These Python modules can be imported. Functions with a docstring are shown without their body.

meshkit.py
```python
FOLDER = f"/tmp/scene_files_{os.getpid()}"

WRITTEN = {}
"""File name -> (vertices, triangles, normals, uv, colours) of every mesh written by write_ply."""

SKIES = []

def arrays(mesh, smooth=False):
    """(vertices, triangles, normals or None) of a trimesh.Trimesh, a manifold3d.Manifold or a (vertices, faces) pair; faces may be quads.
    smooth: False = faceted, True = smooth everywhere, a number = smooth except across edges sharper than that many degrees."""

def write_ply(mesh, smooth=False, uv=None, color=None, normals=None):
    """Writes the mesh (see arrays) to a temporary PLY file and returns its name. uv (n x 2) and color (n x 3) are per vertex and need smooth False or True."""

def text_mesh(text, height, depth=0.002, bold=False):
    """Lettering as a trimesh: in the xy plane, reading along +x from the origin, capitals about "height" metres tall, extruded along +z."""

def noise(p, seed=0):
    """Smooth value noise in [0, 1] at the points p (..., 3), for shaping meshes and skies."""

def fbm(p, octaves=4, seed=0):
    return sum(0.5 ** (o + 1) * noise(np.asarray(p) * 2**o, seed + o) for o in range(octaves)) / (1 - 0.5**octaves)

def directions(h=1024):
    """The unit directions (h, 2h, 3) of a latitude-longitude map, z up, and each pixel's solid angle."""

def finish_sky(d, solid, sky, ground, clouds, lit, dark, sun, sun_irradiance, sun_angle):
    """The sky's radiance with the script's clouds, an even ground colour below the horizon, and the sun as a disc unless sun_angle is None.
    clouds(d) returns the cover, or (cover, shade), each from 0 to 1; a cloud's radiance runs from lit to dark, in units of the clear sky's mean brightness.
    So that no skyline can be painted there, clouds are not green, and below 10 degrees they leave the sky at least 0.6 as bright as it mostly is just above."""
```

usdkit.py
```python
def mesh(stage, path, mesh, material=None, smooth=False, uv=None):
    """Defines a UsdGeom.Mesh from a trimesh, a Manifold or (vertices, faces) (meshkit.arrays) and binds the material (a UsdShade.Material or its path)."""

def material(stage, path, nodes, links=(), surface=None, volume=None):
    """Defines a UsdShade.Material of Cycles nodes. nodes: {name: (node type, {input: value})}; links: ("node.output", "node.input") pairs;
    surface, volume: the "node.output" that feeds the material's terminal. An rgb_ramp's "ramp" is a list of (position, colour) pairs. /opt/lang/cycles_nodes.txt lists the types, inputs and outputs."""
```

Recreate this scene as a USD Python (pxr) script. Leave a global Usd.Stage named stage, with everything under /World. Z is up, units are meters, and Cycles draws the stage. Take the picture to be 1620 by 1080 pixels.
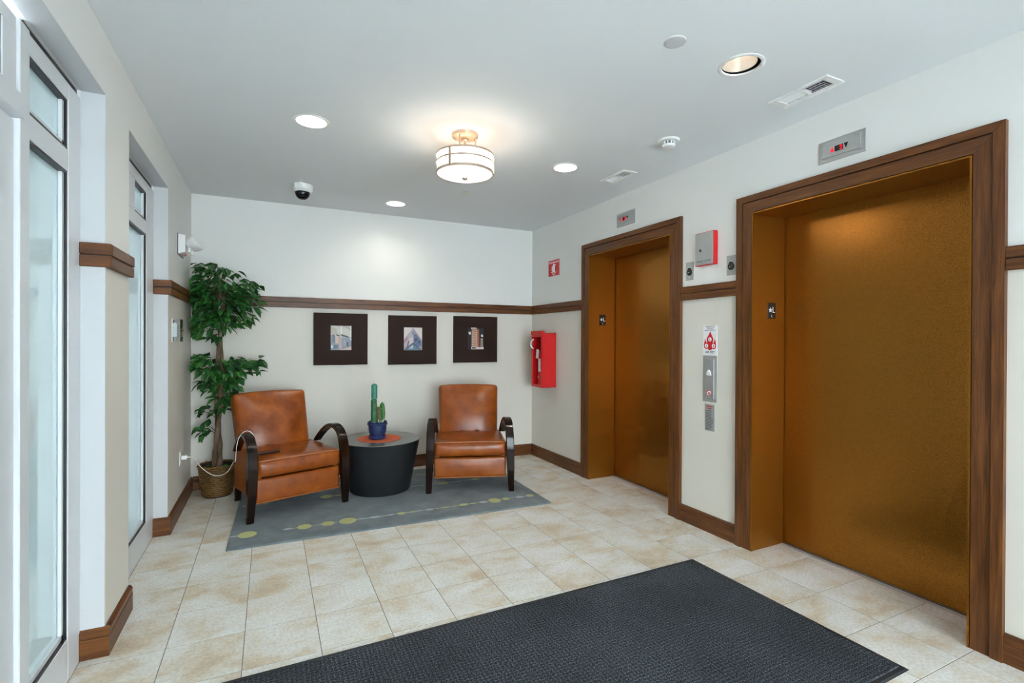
import math, random
import numpy as np
import trimesh, manifold3d as m3
from shapely.geometry import Polygon, Point, box as sbox
from shapely import affinity
from shapely.ops import unary_union
from pxr import Usd, UsdGeom, UsdLux, UsdShade, Gf, Sdf
import usdkit, meshkit

stage = Usd.Stage.CreateInMemory()
UsdGeom.SetStageUpAxis(stage, UsdGeom.Tokens.z)
UsdGeom.SetStageMetersPerUnit(stage, 1.0)
UsdGeom.Xform.Define(stage, '/World')
UsdGeom.Scope.Define(stage, '/World/Looks')

# ------------------------------------------------------------------ camera, sky, exposure
FPX, YAW, PIT, ROL, CH = 790.684, math.radians(25.8465), math.radians(-0.1802), math.radians(0.2417), 1.34675
cam = UsdGeom.Camera.Define(stage, '/World/camera')
_f = np.array([math.sin(YAW) * math.cos(PIT), math.cos(YAW) * math.cos(PIT), math.sin(PIT)])
_r0 = np.array([math.cos(YAW), -math.sin(YAW), 0.0]); _u0 = np.cross(_r0, _f)
_r = math.cos(ROL) * _r0 + math.sin(ROL) * _u0; _u = -math.sin(ROL) * _r0 + math.cos(ROL) * _u0
cam.AddTransformOp().Set(Gf.Matrix4d(*_r, 0, *_u, 0, *(-_f), 0, 0, 0, CH, 1))
cam.CreateHorizontalApertureAttr(36.0); cam.CreateVerticalApertureAttr(24.0)
cam.CreateFocalLengthAttr(36.0 * FPX / 1620.0)
cam.CreateClippingRangeAttr(Gf.Vec2f(0.02, 200))
cam.CreateExposureAttr(1.22)
sky = UsdLux.DomeLight.Define(stage, '/World/sky')
sky.CreateColorAttr(Gf.Vec3f(0.84, 0.93, 1.0)); sky.CreateIntensityAttr(2.45)

# ------------------------------------------------------------------ measured room
XR, XL, YB, H = 2.793, -0.629, 5.222, 2.632
YR = -1.9                      # wall behind the camera
XW = -0.712                    # window frame plane
P1, P2, W2 = 2.667, 3.054, 4.118
RT, RB, BT = 1.7457, 1.6469, 0.1233
DT, DI, XD = 2.278, 2.167, 3.09
SOF = 2.380
TX, TY, TP = -0.0998, 2.6032, 0.3048
rng = np.random.default_rng(7)

# ------------------------------------------------------------------ helpers
taken = {}
def numbered(path):
    k = taken.get(path, -1) + 1
    taken[path] = k
    return path if k == 0 else '%s_%03d' % (path, k)
def tag(p, label=None, cat=None, group=None, kind=None):
    for k, v in (('label', label), ('category', cat), ('group', group), ('kind', kind)):
        if v: p.SetCustomDataByKey(k, v)
    return p
def thing(name, label, cat, loc=(0, 0, 0), rot=0.0, group=None, kind=None):
    x = UsdGeom.Xform.Define(stage, numbered('/World/' + name))
    x.AddTranslateOp().Set(Gf.Vec3d(*map(float, loc))); x.AddRotateZOp().Set(float(rot))
    return tag(x.GetPrim(), label, cat, group, kind)
def part(parent, name, mesh, mat, label=None, kind=None, smooth=False):
    path = numbered((str(parent.GetPath()) if parent else '/World') + '/' + name)
    p = usdkit.mesh(stage, path, mesh, mat, smooth=smooth).GetPrim()
    return tag(p, label, None, None, kind)
def solo(name, mesh, mat, label, cat, group=None, kind=None, smooth=False):
    return tag(part(None, name, mesh, mat, smooth=smooth), label, cat, group, kind)
def dup(root, name, label, cat, loc, rot, group=None):
    r = thing(name, label, cat, loc, rot, group)
    r.GetReferences().AddInternalReference(root.GetPath()); r.SetInstanceable(True)
    return r
def tm(man):
    m = man.to_mesh(); return trimesh.Trimesh(m.vert_properties[:, :3], m.tri_verts, process=False)
def cbox(x0, x1, y0, y1, z0, z1, c=0.0):
    x0, x1 = sorted((x0, x1)); y0, y1 = sorted((y0, y1)); z0, z1 = sorted((z0, z1))
    if c <= 0:
        m = trimesh.creation.box((x1 - x0, y1 - y0, z1 - z0)); m.apply_translation(((x0 + x1) / 2, (y0 + y1) / 2, (z0 + z1) / 2)); return m
    pts = []
    for x, sx in ((x0, 1), (x1, -1)):
        for y, sy in ((y0, 1), (y1, -1)):
            for z, sz in ((z0, 1), (z1, -1)):
                pts += [(x + sx * c, y + sy * c, z), (x + sx * c, y, z + sz * c), (x, y + sy * c, z + sz * c)]
    return tm(m3.Manifold.hull_points(np.array(pts, float)))
def hull(pts): return tm(m3.Manifold.hull_points(np.array(pts, float)))
def cat_(ms): return trimesh.util.concatenate(ms)
RXM = np.array([[1, 0, 0, 0], [0, 0, -1, 0], [0, 1, 0, 0], [0, 0, 0, 1.0]])
def flat(poly, t, y0):
    """polygon drawn in a wall's (x, z), standing from depth y0 towards the room by t"""
    gs = getattr(poly, 'geoms', [poly]); out = []
    for g in gs:
        m = trimesh.creation.extrude_polygon(g, t, engine='earcut'); m.apply_transform(RXM); m.apply_translation((0, y0, 0)); out.append(m)
    return cat_(out)
def wtext(s, h, x, z, y0, t=0.0006, bold=False, width=None, center=True):
    m = meshkit.text_mesh(s, h, t, bold)
    w = m.bounds[1][0] - m.bounds[0][0]; k = (width / w) if width else 1.0
    m.apply_scale((k, 1, 1))
    m.apply_translation((x - (m.bounds[1][0] + m.bounds[0][0]) / 2 if center else x - m.bounds[0][0], 0, 0)); m.apply_transform(RXM); m.apply_translation((0, y0, z)); return m
def prism(poly, z0, z1):
    gs = getattr(poly, 'geoms', [poly]); out = []
    for g in gs:
        m = trimesh.creation.extrude_polygon(g, z1 - z0, engine='earcut'); m.apply_translation((0, 0, z0)); out.append(m)
    return cat_(out)
def lathe(prof, n=48, loc=(0, 0, 0)):
    m = trimesh.creation.revolve(np.array(prof, float), sections=n); m.apply_translation(loc); return m
def tube(pts, r, n=8, cap=True):
    pts = np.asarray(pts, float); r = np.broadcast_to(np.asarray(r, float), (len(pts),))
    t = np.gradient(pts, axis=0); t /= np.linalg.norm(t, axis=1, keepdims=True)
    a = np.array([0, 0, 1.0]) if abs(t[0][2]) < .9 else np.array([1.0, 0, 0])
    V = []; u = np.cross(t[0], a); u /= np.linalg.norm(u)
    for p, q, rr in zip(pts, t, r):
        u = u - q * (u @ q); u /= np.linalg.norm(u); w = np.cross(q, u)
        for k in range(n):
            an = 2 * math.pi * k / n; V.append(p + rr * (math.cos(an) * u + math.sin(an) * w))
    return ring_mesh(np.array(V), len(pts), n)
def ring_mesh(V, m, n):
    F = []
    for i in range(m - 1):
        for k in range(n):
            a, b = i * n + k, i * n + (k + 1) % n
            F += [(a, b, b + n), (a, b + n, a + n)]
    c0, c1 = len(V), len(V) + 1
    V = np.vstack([V, V[:n].mean(0), V[-n:].mean(0)])
    for k in range(n):
        F += [(c0, (k + 1) % n, k), (c1, (m - 1) * n + k, (m - 1) * n + (k + 1) % n)]
    return trimesh.Trimesh(V, F, process=False)
def spline(pts, n):
    from scipy.interpolate import CubicSpline
    pts = np.asarray(pts, float); d = np.r_[0, np.cumsum(np.linalg.norm(np.diff(pts, axis=0), axis=1))]
    return CubicSpline(d, pts)(np.linspace(0, d[-1], n))
def softbox(hx, hy, hz, r, n=12, p=None):
    """box of half sizes with round edges of radius r, centred; p(v) may displace"""
    def ax(h):
        e = h - r; t = np.linspace(0, 1, 6)[:-1]
        return np.unique(np.round(np.r_[-h + r * (1 - np.cos(t * math.pi / 2)) * 1.0, np.linspace(-e, e, n), h - r * (1 - np.cos(t * math.pi / 2))], 6))
    hs = (hx, hy, hz); V = []; F = []
    for a in range(3):
        b, c = (a + 1) % 3, (a + 2) % 3
        B, Cc = np.meshgrid(ax(hs[b]), ax(hs[c]), indexing='ij')
        for s in (-1, 1):
            P = np.zeros(B.shape + (3,)); P[..., a] = s * hs[a]; P[..., b] = B; P[..., c] = Cc
            o = sum(len(v) for v in V); nb, nc = B.shape; V.append(P.reshape(-1, 3))
            for i in range(nb - 1):
                for j in range(nc - 1):
                    q = [o + i * nc + j, o + (i + 1) * nc + j, o + (i + 1) * nc + j + 1, o + i * nc + j + 1]
                    if s < 0: q = q[::-1]
                    F += [(q[0], q[1], q[2]), (q[0], q[2], q[3])]
    V = np.vstack(V); e = np.array(hs) - r
    I = np.clip(V, -e, e); D = V - I; V = I + r * D / np.maximum(np.linalg.norm(D, axis=1, keepdims=True), 1e-9)
    if p is not None: V = p(V)
    m = trimesh.Trimesh(V, F, process=False); m.merge_vertices(digits_vertex=6); return m
def place(m, loc=(0, 0, 0), rx=0, ry=0, rz=0):
    m = m.copy()
    for a, ax in ((rx, (1, 0, 0)), (ry, (0, 1, 0)), (rz, (0, 0, 1))):
        if a: m.apply_transform(trimesh.transformations.rotation_matrix(math.radians(a), ax))
    m.apply_translation(loc); return m
def cyl(r, z0, z1, x=0, y=0, n=32):
    return lathe([(0, z0), (r, z0), (r, z1), (0, z1)], n, (x, y, 0))
def ycyl(r, y0, y1, x=0, z=0, n=32):
    m = lathe([(0, 0), (r, 0), (r, abs(y1 - y0)), (0, abs(y1 - y0))], n); m.apply_transform(RXM); m.apply_translation((x, max(y0, y1), z)); return m

# ------------------------------------------------------------------ materials
def mat(name, nodes, links=(), surface='p.BSDF'):
    return usdkit.material(stage, '/World/Looks/' + name, nodes, list(links), surface=surface)
def pm(name, col, rough=.5, **kw):
    return mat(name, {'p': ('principled_bsdf', dict(base_color=col, roughness=rough, **kw))})
def mottled(name, stops, scale, rough=.5, bump=0.0, bscale=None, detail=4, vscale=(1, 1, 1), dist=0.003, **kw):
    nodes = {'g': ('geometry', {}), 'mp': ('mapping', dict(scale=vscale)), 'n': ('noise_texture', dict(scale=scale, detail=detail, roughness=.6)),
             'r': ('rgb_ramp', {'ramp': stops}), 'p': ('principled_bsdf', dict(roughness=rough, **kw))}
    links = [('g.position', 'mp.vector'), ('mp.vector', 'n.vector'), ('n.fac', 'r.fac'), ('r.color', 'p.base_color')]
    if bump:
        nodes['n2'] = ('noise_texture', dict(scale=bscale or scale * 8, detail=3)); nodes['b'] = ('bump', dict(strength=bump, distance=dist))
        links += [('mp.vector', 'n2.vector'), ('n2.fac', 'b.height'), ('b.normal', 'p.normal')]
    return mat(name, nodes, links)
def glow(name, col, s): return mat(name, {'e': ('emission', dict(color=col, strength=s))}, surface='e.emission')

# wall paint: a whiter coat above the chair rail, a creamier one below
M_wall = mat('wall_paint', {'g': ('geometry', {}), 's': ('separate_xyz', {}), 'gt': ('math', dict(math_type='greater_than', value2=1.69)),
    'm': ('mix', dict(color1=(.70, .668, .60), color2=(.775, .772, .742))), 'n': ('noise_texture', dict(scale=160, detail=2)), 'b': ('bump', dict(strength=.06, distance=.002)),
    'p': ('principled_bsdf', dict(roughness=.55, specular_ior_level=.3))},
    [('g.position', 's.vector'), ('s.z', 'gt.value1'), ('gt.value', 'm.fac'), ('m.color', 'p.base_color'), ('g.position', 'n.vector'), ('n.fac', 'b.height'), ('b.normal', 'p.normal')])
M_ceil = mottled('ceiling_paint', [(0, (.74, .76, .77)), (1, (.76, .78, .79))], 3, .8, .05, 200)
M_white = pm('white_trim_paint', (.56, .57, .58), .5)
M_frame = pm('white_window_frame', (.67, .69, .705), .35)
M_gasket = pm('black_gasket', (.01, .011, .014), .4)
M_whiteplastic = pm('white_plastic', (.80, .80, .78), .35)
M_ivory = pm('ivory_plastic', (.72, .69, .62), .4)
M_dark = pm('dark_void', (.008, .009, .011), .6)
def wood(name, axis):
    sc = [22.0, 22.0, 22.0]; sc['xyz'.index(axis)] = 1.1
    return mat(name, {'g': ('geometry', {}), 'mp': ('mapping', dict(scale=sc)), 'n': ('noise_texture', dict(scale=3.2, detail=6, roughness=.65, distortion=.4)),
        'n2': ('noise_texture', dict(scale=1.2, detail=2)), 'r': ('rgb_ramp', {'ramp': [(.25, (.043, .0138, .0034)), (.5, (.125, .043, .0108)), (.75, (.235, .088, .021))]}),
        'mx': ('mix', dict(mix_type='multiply', fac=.45)), 'r2': ('rgb_ramp', {'ramp': [(.3, (.55, .5, .5)), (.7, (1.1, 1.05, 1.0))]}),
        'b': ('bump', dict(strength=.15, distance=.001)), 'p': ('principled_bsdf', dict(roughness=.38, specular_ior_level=.35))},
        [('g.position', 'mp.vector'), ('mp.vector', 'n.vector'), ('g.position', 'n2.vector'), ('n.fac', 'r.fac'), ('n2.fac', 'r2.fac'), ('r.color', 'mx.color1'), ('r2.color', 'mx.color2'),
         ('mx.color', 'p.base_color'), ('n.fac', 'b.height'), ('b.normal', 'p.normal')])
M_wx, M_wy, M_wz = wood('stained_wood_x', 'x'), wood('stained_wood_y', 'y'), wood('stained_wood_z', 'z')
M_bronze = mat('bronze_steel', {'g': ('geometry', {}), 'n': ('noise_texture', dict(scale=330, detail=2)), 'r': ('rgb_ramp', {'ramp': [(.38, (.21, .076, .006)), (.62, (.44, .178, .024))]}),
    'p': ('principled_bsdf', dict(roughness=.27, metallic=.75))}, [('g.position', 'n.vector'), ('n.fac', 'r.fac'), ('r.color', 'p.base_color')])
M_steel = mat('brushed_steel', {'g': ('geometry', {}), 'mp': ('mapping', dict(scale=(4, 4, 400))), 'n': ('noise_texture', dict(scale=3, detail=3)), 'r': ('rgb_ramp', {'ramp': [(.3, (.42, .43, .43)), (.7, (.55, .56, .55))]}),
    'p': ('principled_bsdf', dict(roughness=.38, metallic=.7))}, [('g.position', 'mp.vector'), ('mp.vector', 'n.vector'), ('n.fac', 'r.fac'), ('r.color', 'p.base_color')])
M_steelplain = pm('satin_steel', (.45, .46, .45), .4, metallic=.5)
M_etch = pm('etched_dark_letters', (.12, .13, .14), .5)
M_red = pm('red_enamel', (.62, .006, .008), .35)
M_redsign = pm('red_sign', (.62, .008, .01), .45)
M_black = pm('black_plastic', (.012, .012, .014), .25)
M_signwhite = pm('sign_white', (.82, .82, .84), .5)
M_signtext = pm('sign_ink', (.10, .10, .16), .6)
M_redglow = glow('red_led', (1.0, .012, .02), 1.1)
M_brass = pm('brass', (.55, .36, .10), .3, metallic=.9)
# tiles: cream porcelain with tan clouds
M_tile = mat('cream_stone_tile', {'g': ('geometry', {}), 'oi': ('object_info', {}), 'cm': ('math', dict(math_type='multiply', value2=37.0)), 'cx': ('combine_xyz', {}),
    'ad': ('mix', dict(mix_type='add', fac=1.0)), 'mp': ('mapping', dict(scale=(1.0, 1.25, 1.0))), 'n': ('noise_texture', dict(scale=3.4, detail=8, roughness=.62, distortion=.3)), 'r': ('rgb_ramp', {'ramp': [(.38, (.83, .82, .785)), (.50, (.77, .735, .66)), (.60, (.69, .59, .45)), (.72, (.57, .45, .32))]}),
    'n3': ('noise_texture', dict(scale=70, detail=4)), 'r3': ('rgb_ramp', {'ramp': [(.35, (.86, .86, .86)), (.6, (1.03, 1.03, 1.03))]}), 'mx': ('mix', dict(mix_type='multiply', fac=1.0)),
    'n2': ('noise_texture', dict(scale=60, detail=4)), 'b': ('bump', dict(strength=.25, distance=.002)), 'p': ('principled_bsdf', dict(roughness=.42, specular_ior_level=.4))},
    [('oi.random', 'cm.value1'), ('cm.value', 'cx.x'), ('cm.value', 'cx.y'), ('g.position', 'ad.color1'), ('cx.vector', 'ad.color2'), ('ad.color', 'mp.vector'), ('mp.vector', 'n.vector'), ('n.fac', 'r.fac'),
     ('g.position', 'n3.vector'), ('n3.fac', 'r3.fac'), ('r.color', 'mx.color1'), ('r3.color', 'mx.color2'), ('mx.color', 'p.base_color'), ('g.position', 'n2.vector'), ('n2.fac', 'b.height'), ('b.normal', 'p.normal')])
M_grout = mottled('grout', [(0, (.24, .225, .20)), (1, (.30, .285, .26))], 60, .9)
M_sill = pm('door_sill', (.55, .55, .55), .4, metallic=.3)
M_leather = mat('cognac_leather', {'g': ('geometry', {}), 'n': ('noise_texture', dict(scale=7, detail=6, roughness=.6)), 'r': ('rgb_ramp', {'ramp': [(.3, (.165, .030, .003)), (.55, (.295, .068, .006)), (.75, (.40, .112, .012))]}),
    'n2': ('noise_texture', dict(scale=230, detail=3)), 'n4': ('noise_texture', dict(scale=22, detail=3, distortion=1.5)), 'av': ('mix_float', dict(fac=.6)), 'b': ('bump', dict(strength=.22, distance=.0025)), 'p': ('principled_bsdf', dict(roughness=.31, specular_ior_level=.5))},
    [('g.position', 'n.vector'), ('n.fac', 'r.fac'), ('r.color', 'p.base_color'), ('g.position', 'n2.vector'), ('g.position', 'n4.vector'), ('n2.fac', 'av.a'), ('n4.fac', 'av.b'), ('av.result', 'b.height'), ('b.normal', 'p.normal')])
M_piping = pm('leather_piping', (.36, .10, .02), .35)
M_espresso = mottled('espresso_wood', [(.3, (.006, .0022, .0014)), (.7, (.015, .0052, .003))], 30, .13, vscale=(1, 1, .15), specular_ior_level=.35)
M_tableside = mottled('black_drum_side', [(.3, (.006, .007, .008)), (.7, (.022, .025, .028))], 260, .45, specular_ior_level=.25)
M_tabletop = mottled('black_drum_top', [(.3, (.075, .078, .076)), (.7, (.12, .124, .12))], 200, .25)
M_orange = mottled('orange_placemat', [(.3, (.50, .085, .025)), (.7, (.66, .135, .045))], 120, .8, .3, 500)
M_navy = mottled('navy_glaze', [(.3, (.008, .018, .065)), (.7, (.016, .045, .15))], 30, .2, coat_weight=.4)
M_pebbles = mottled('pale_pebbles', [(.3, (.35, .36, .34)), (.7, (.75, .76, .72))], 120, .8, .5, 200)
M_cactus = mottled('cactus_skin', [(.3, (.010, .085, .030)), (.7, (.030, .17, .060))], 40, .5)
M_cactus2 = mottled('cactus_bright_skin', [(.3, (.008, .095, .010)), (.7, (.025, .19, .022))], 40, .5)
M_cactus3 = mottled('cactus_brown_skin', [(.3, (.045, .065, .015)), (.7, (.10, .11, .03))], 40, .6)
M_teal = mottled('cactus_teal_skin', [(.3, (.012, .16, .11)), (.7, (.03, .24, .17))], 40, .5)
M_spine = pm('cactus_spine', (.65, .62, .50), .6)
M_yellow = pm('yellow_tip', (.65, .50, .08), .6)
M_rug = mottled('grey_blue_rug', [(.34, (.125, .162, .182)), (.66, (.205, .243, .265))], 7, .95, .9, 420, detail=8, dist=.006, sheen_weight=.2)
M_dotg = mottled('rug_olive_yarn', [(.3, (.46, .47, .20)), (.7, (.60, .60, .30))], 200, .95, .6, 420)
M_dotw = mottled('rug_silver_yarn', [(.3, (.40, .46, .48)), (.7, (.52, .57, .58))], 200, .95, .6, 420)
M_mat = mat('charcoal_entry_mat', {'g': ('geometry', {}), 'mp': ('mapping', dict(rotation=(0, 0, .785), scale=(1, 1, 0))), 'ck': ('checker_texture', dict(scale=78.0)), 'v': ('noise_texture', dict(scale=190, detail=2)), 'nb': ('noise_texture', dict(scale=2.5, detail=4)), 'r': ('rgb_ramp', {'ramp': [(.38, (.012, .015, .019)), (.5, (.045, .052, .062)), (.62, (.13, .145, .165))]}),
    'rb': ('rgb_ramp', {'ramp': [(.35, (.75, .75, .75)), (.65, (1.1, 1.1, 1.1))]}), 'rc': ('rgb_ramp', {'ramp': [(0, (.62, .62, .62)), (1, (1.15, 1.15, 1.15))]}), 'mx': ('mix', dict(mix_type='multiply', fac=1.0)), 'my': ('mix', dict(mix_type='multiply', fac=1.0)), 'b': ('bump', dict(strength=.6, distance=.003)), 'p': ('principled_bsdf', dict(roughness=.95, specular_ior_level=.2))},
    [('g.position', 'mp.vector'), ('mp.vector', 'ck.vector'), ('g.position', 'v.vector'), ('g.position', 'nb.vector'), ('v.fac', 'r.fac'), ('nb.fac', 'rb.fac'), ('ck.fac', 'rc.fac'), ('r.color', 'mx.color1'), ('rb.color', 'mx.color2'), ('mx.color', 'my.color1'), ('rc.color', 'my.color2'), ('my.color', 'p.base_color'), ('ck.fac', 'b.height'), ('b.normal', 'p.normal')])
M_rubber = pm('black_rubber', (.018, .020, .024), .6)
def panelmat(name, a, b): return mottled(name, [(.3, a), (.7, b)], 300, .6, .3, 600, specular_ior_level=.18)
M_panel = panelmat('dark_brown_panel', (.012, .005, .003), (.036, .015, .009))
M_leaf = mat('ficus_leaf', {'g': ('geometry', {}), 'n': ('noise_texture', dict(scale=14, detail=3)), 'r': ('rgb_ramp', {'ramp': [(.32, (.006, .042, .012)), (.5, (.018, .120, .024)), (.68, (.070, .26, .040))]}),
    'p': ('principled_bsdf', dict(roughness=.38)), 't': ('translucent_bsdf', dict(color=(.05, .16, .02))), 'm': ('mix_closure', dict(fac=.18))},
    [('g.position', 'n.vector'), ('n.fac', 'r.fac'), ('r.color', 'p.base_color'), ('p.BSDF', 'm.closure1'), ('t.BSDF', 'm.closure2')], surface='m.closure')
M_bark = mottled('ficus_bark', [(.3, (.050, .030, .018)), (.5, (.14, .085, .050)), (.7, (.26, .19, .14))], 28, .85, .8, 70, vscale=(1, 1, .35), dist=.01)
M_twig = pm('twig_bark', (.10, .065, .035), .8)
M_wicker = mottled('bronze_wicker', [(.3, (.12, .055, .012)), (.7, (.36, .20, .060))], 60, .32, metallic=.35)
M_wickerdark = pm('dark_wicker', (.035, .018, .008), .6)
M_moss = mottled('moss', [(.3, (.010, .028, .010)), (.7, (.03, .075, .02))], 60, .95, .8, 150)
M_cable = pm('white_cable', (.80, .80, .80), .4)
M_chrome = pm('chrome', (.75, .75, .75), .15, metallic=1.0)
M_nickel = pm('champagne_nickel', (.62, .47, .36), .35, metallic=.7)
M_domeglass = pm('smoked_dome', (.006, .007, .010), .06)
M_reflector = pm('downlight_reflector', (.88, .83, .77), .25, metallic=.8)
M_lens = glow('downlight_lens', (1.0, .93, .80), 55.0)
M_lensdim = glow('dim_downlight_lens', (1.0, .92, .82), 3.5)
M_shade = glow('lit_shade', (1.0, .92, .80), 7.0)
M_diffuser = glow('lit_diffuser', (1.0, .97, .88), .75)
M_clear = mat('clear_glass', {'t': ('transparent_bsdf', dict(color=(.95, .97, .97))), 'g': ('glossy_bsdf', dict(color=(1, 1, 1), roughness=0.0)), 'f': ('fresnel', dict(IOR=1.5)), 'm': ('mix_closure', {})},
    [('f.fac', 'm.fac'), ('t.BSDF', 'm.closure1'), ('g.BSDF', 'm.closure2')], surface='m.closure')
M_frost = mat('frosted_window_glass', {'t': ('translucent_bsdf', dict(color=(.47, .545, .545))), 'd': ('diffuse_bsdf', dict(color=(.66, .74, .74))), 'a': ('mix_closure', dict(fac=.45)), 'g': ('glossy_bsdf', dict(color=(1, 1, 1), roughness=0.0)), 'f': ('fresnel', dict(IOR=2.0)), 'm': ('mix_closure', {})},
    [('f.fac', 'm.fac'), ('t.BSDF', 'a.closure1'), ('d.BSDF', 'a.closure2'), ('a.closure', 'm.closure1'), ('g.BSDF', 'm.closure2')], surface='m.closure')
M_pavement = mottled('pale_pavement', [(.3, (.74, .76, .78)), (.7, (.82, .84, .86))], 2, .9)

# ------------------------------------------------------------------ shell
room = sbox(XL, YR, XR, YB)
D1 = (3.4855, 1.095); D2 = (1.6553, 1.1145)
alc = [sbox(XR - .01, c - w / 2, XD - .045, c + w / 2) for c, w in (D1, D2)]
rec = [sbox(XW - .005, a, XL + .01, b) for a, b in ((1.02, P1), (P2, W2))]
area = unary_union([room] + alc + rec)
fl = part(None, 'floor', prism(unary_union([sbox(XL - .2, YR - .2, XR + .45, YB + .2)]), -.12, -.0014), M_grout)
tag(fl, 'floor of square cream stone-look tiles with grey grout', 'floor', None, 'structure')
field = []
for j in range(-15, 9):
    for i in range(-3, 11):
        g = sbox(TX + i * TP + .0019, TY + j * TP + .0019, TX + (i + 1) * TP - .0019, TY + (j + 1) * TP - .0019).intersection(area)
        if g.is_empty or g.area < 3e-4: continue
        if getattr(g, 'geoms', None): g = max(g.geoms, key=lambda q: q.area)
        dz = rng.uniform(-.0003, .0003)
        if abs(g.area - g.envelope.area) < 1e-7:
            x0, y0, x1, y1 = g.bounds; b = .0009
            m = hull([(x, y, -.004) for x in (x0, x1) for y in (y0, y1)] + [(x, y, -.0007 + dz) for x in (x0, x1) for y in (y0, y1)] + [(x, y, dz) for x in (x0 + b, x1 - b) for y in (y0 + b, y1 - b)])
        else:
            m = prism(g, -.004, dz)
        if TY + (j + 1) * TP > .62: part(fl, 'tile', m, M_tile)
        else: field.append(m)
part(fl, 'tile_field', cat_(field), M_tile, kind='stuff')

LIGHTS = [(0.218, 3.180), (1.069, 4.745), (1.978, 3.184), (1.977, 1.640)]
cp = sbox(XL - .2, YR - .2, XR + .45, YB + .2)
for x, y in LIGHTS: cp = cp.difference(Point(x, y).buffer(.088, 32))
VENTS = [(2.480, 1.668, .137, .314), (2.454, 3.172, .130, .296)]
for x, y, w, l in VENTS: cp = cp.difference(sbox(x - w / 2 + .02, y - l / 2 + .02, x + w / 2 - .02, y + l / 2 - .02))
ceil = solo('ceiling', prism(cp, H, H + .02), M_ceil, 'flat pale grey painted ceiling over the lobby', 'ceiling', kind='structure')
part(ceil, 'roof_slab', cbox(XL - .2, XR + .45, YR - .2, YB + .2, H + .16, H + .3), M_dark)

solo('wall_back', cbox(XL - .2, XR + .45, YB, YB + .2, -.004, H + .16), M_wall, 'cream rear wall behind the two leather chairs', 'wall', kind='structure')
wr = m3.Manifold.cube((.45, YB - YR + .0, H + .164)).translate((XR, YR, -.004))
for c, w in (D1, D2):
    wr = wr - m3.Manifold.cube((XD + .045 - XR + .1, w + .05, DI + .03)).translate((XR - .1, c - w / 2 - .025, -.01))
solo('wall_right', tm(wr), M_wall, 'white wall on the right holding both elevator doors', 'wall', kind='structure')
wl = m3.Manifold.cube((.25, YB - YR, H + .164)).translate((XL - .25, YR, -.004))
for a, b in ((1.02, P1), (P2, W2)):
    wl = wl - m3.Manifold.cube((.5, b - a, SOF + .01)).translate((XL - .4, a, -.01))
solo('wall_left', tm(wl), M_wall, 'cream wall on the left with deep window recesses and square piers', 'wall', kind='structure')
wb = m3.Manifold.cube((XR - XL + .65, .2, H + .164)).translate((XL - .2, YR - .2, -.004)) - m3.Manifold.cube((2.9, .5, 2.36)).translate((XL + .25, YR - .35, -.01))
solo('wall_rear', tm(wb), M_wall, 'painted wall behind the camera around the glazed entrance', 'wall', kind='structure')
solo('pavement', cbox(-40, 40, -40, 40, -.4, -.15), M_pavement, 'pale concrete pavement outside the building', 'pavement', kind='structure')
# white linings of the window recesses (reveal faces and soffits)
def lining(name, a, b, label):
    t = thing(name, label, 'trim', kind='structure')
    part(t, 'reveal', cbox(XW, XL - .0005, b - .006, b + .002, 0, SOF), M_white)
    part(t, 'reveal', cbox(XW, XL - .0005, a - .002, a + .006, 0, SOF), M_white)
    part(t, 'soffit', cbox(XW, XL - .0005, a, b, SOF - .004, SOF + .012), M_white)
lining('trim_1', 1.02, P1, 'white painted lining of the nearest window recess')
lining('trim_2', P2, W2, 'white painted lining of the window recess beside the plant')

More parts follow.
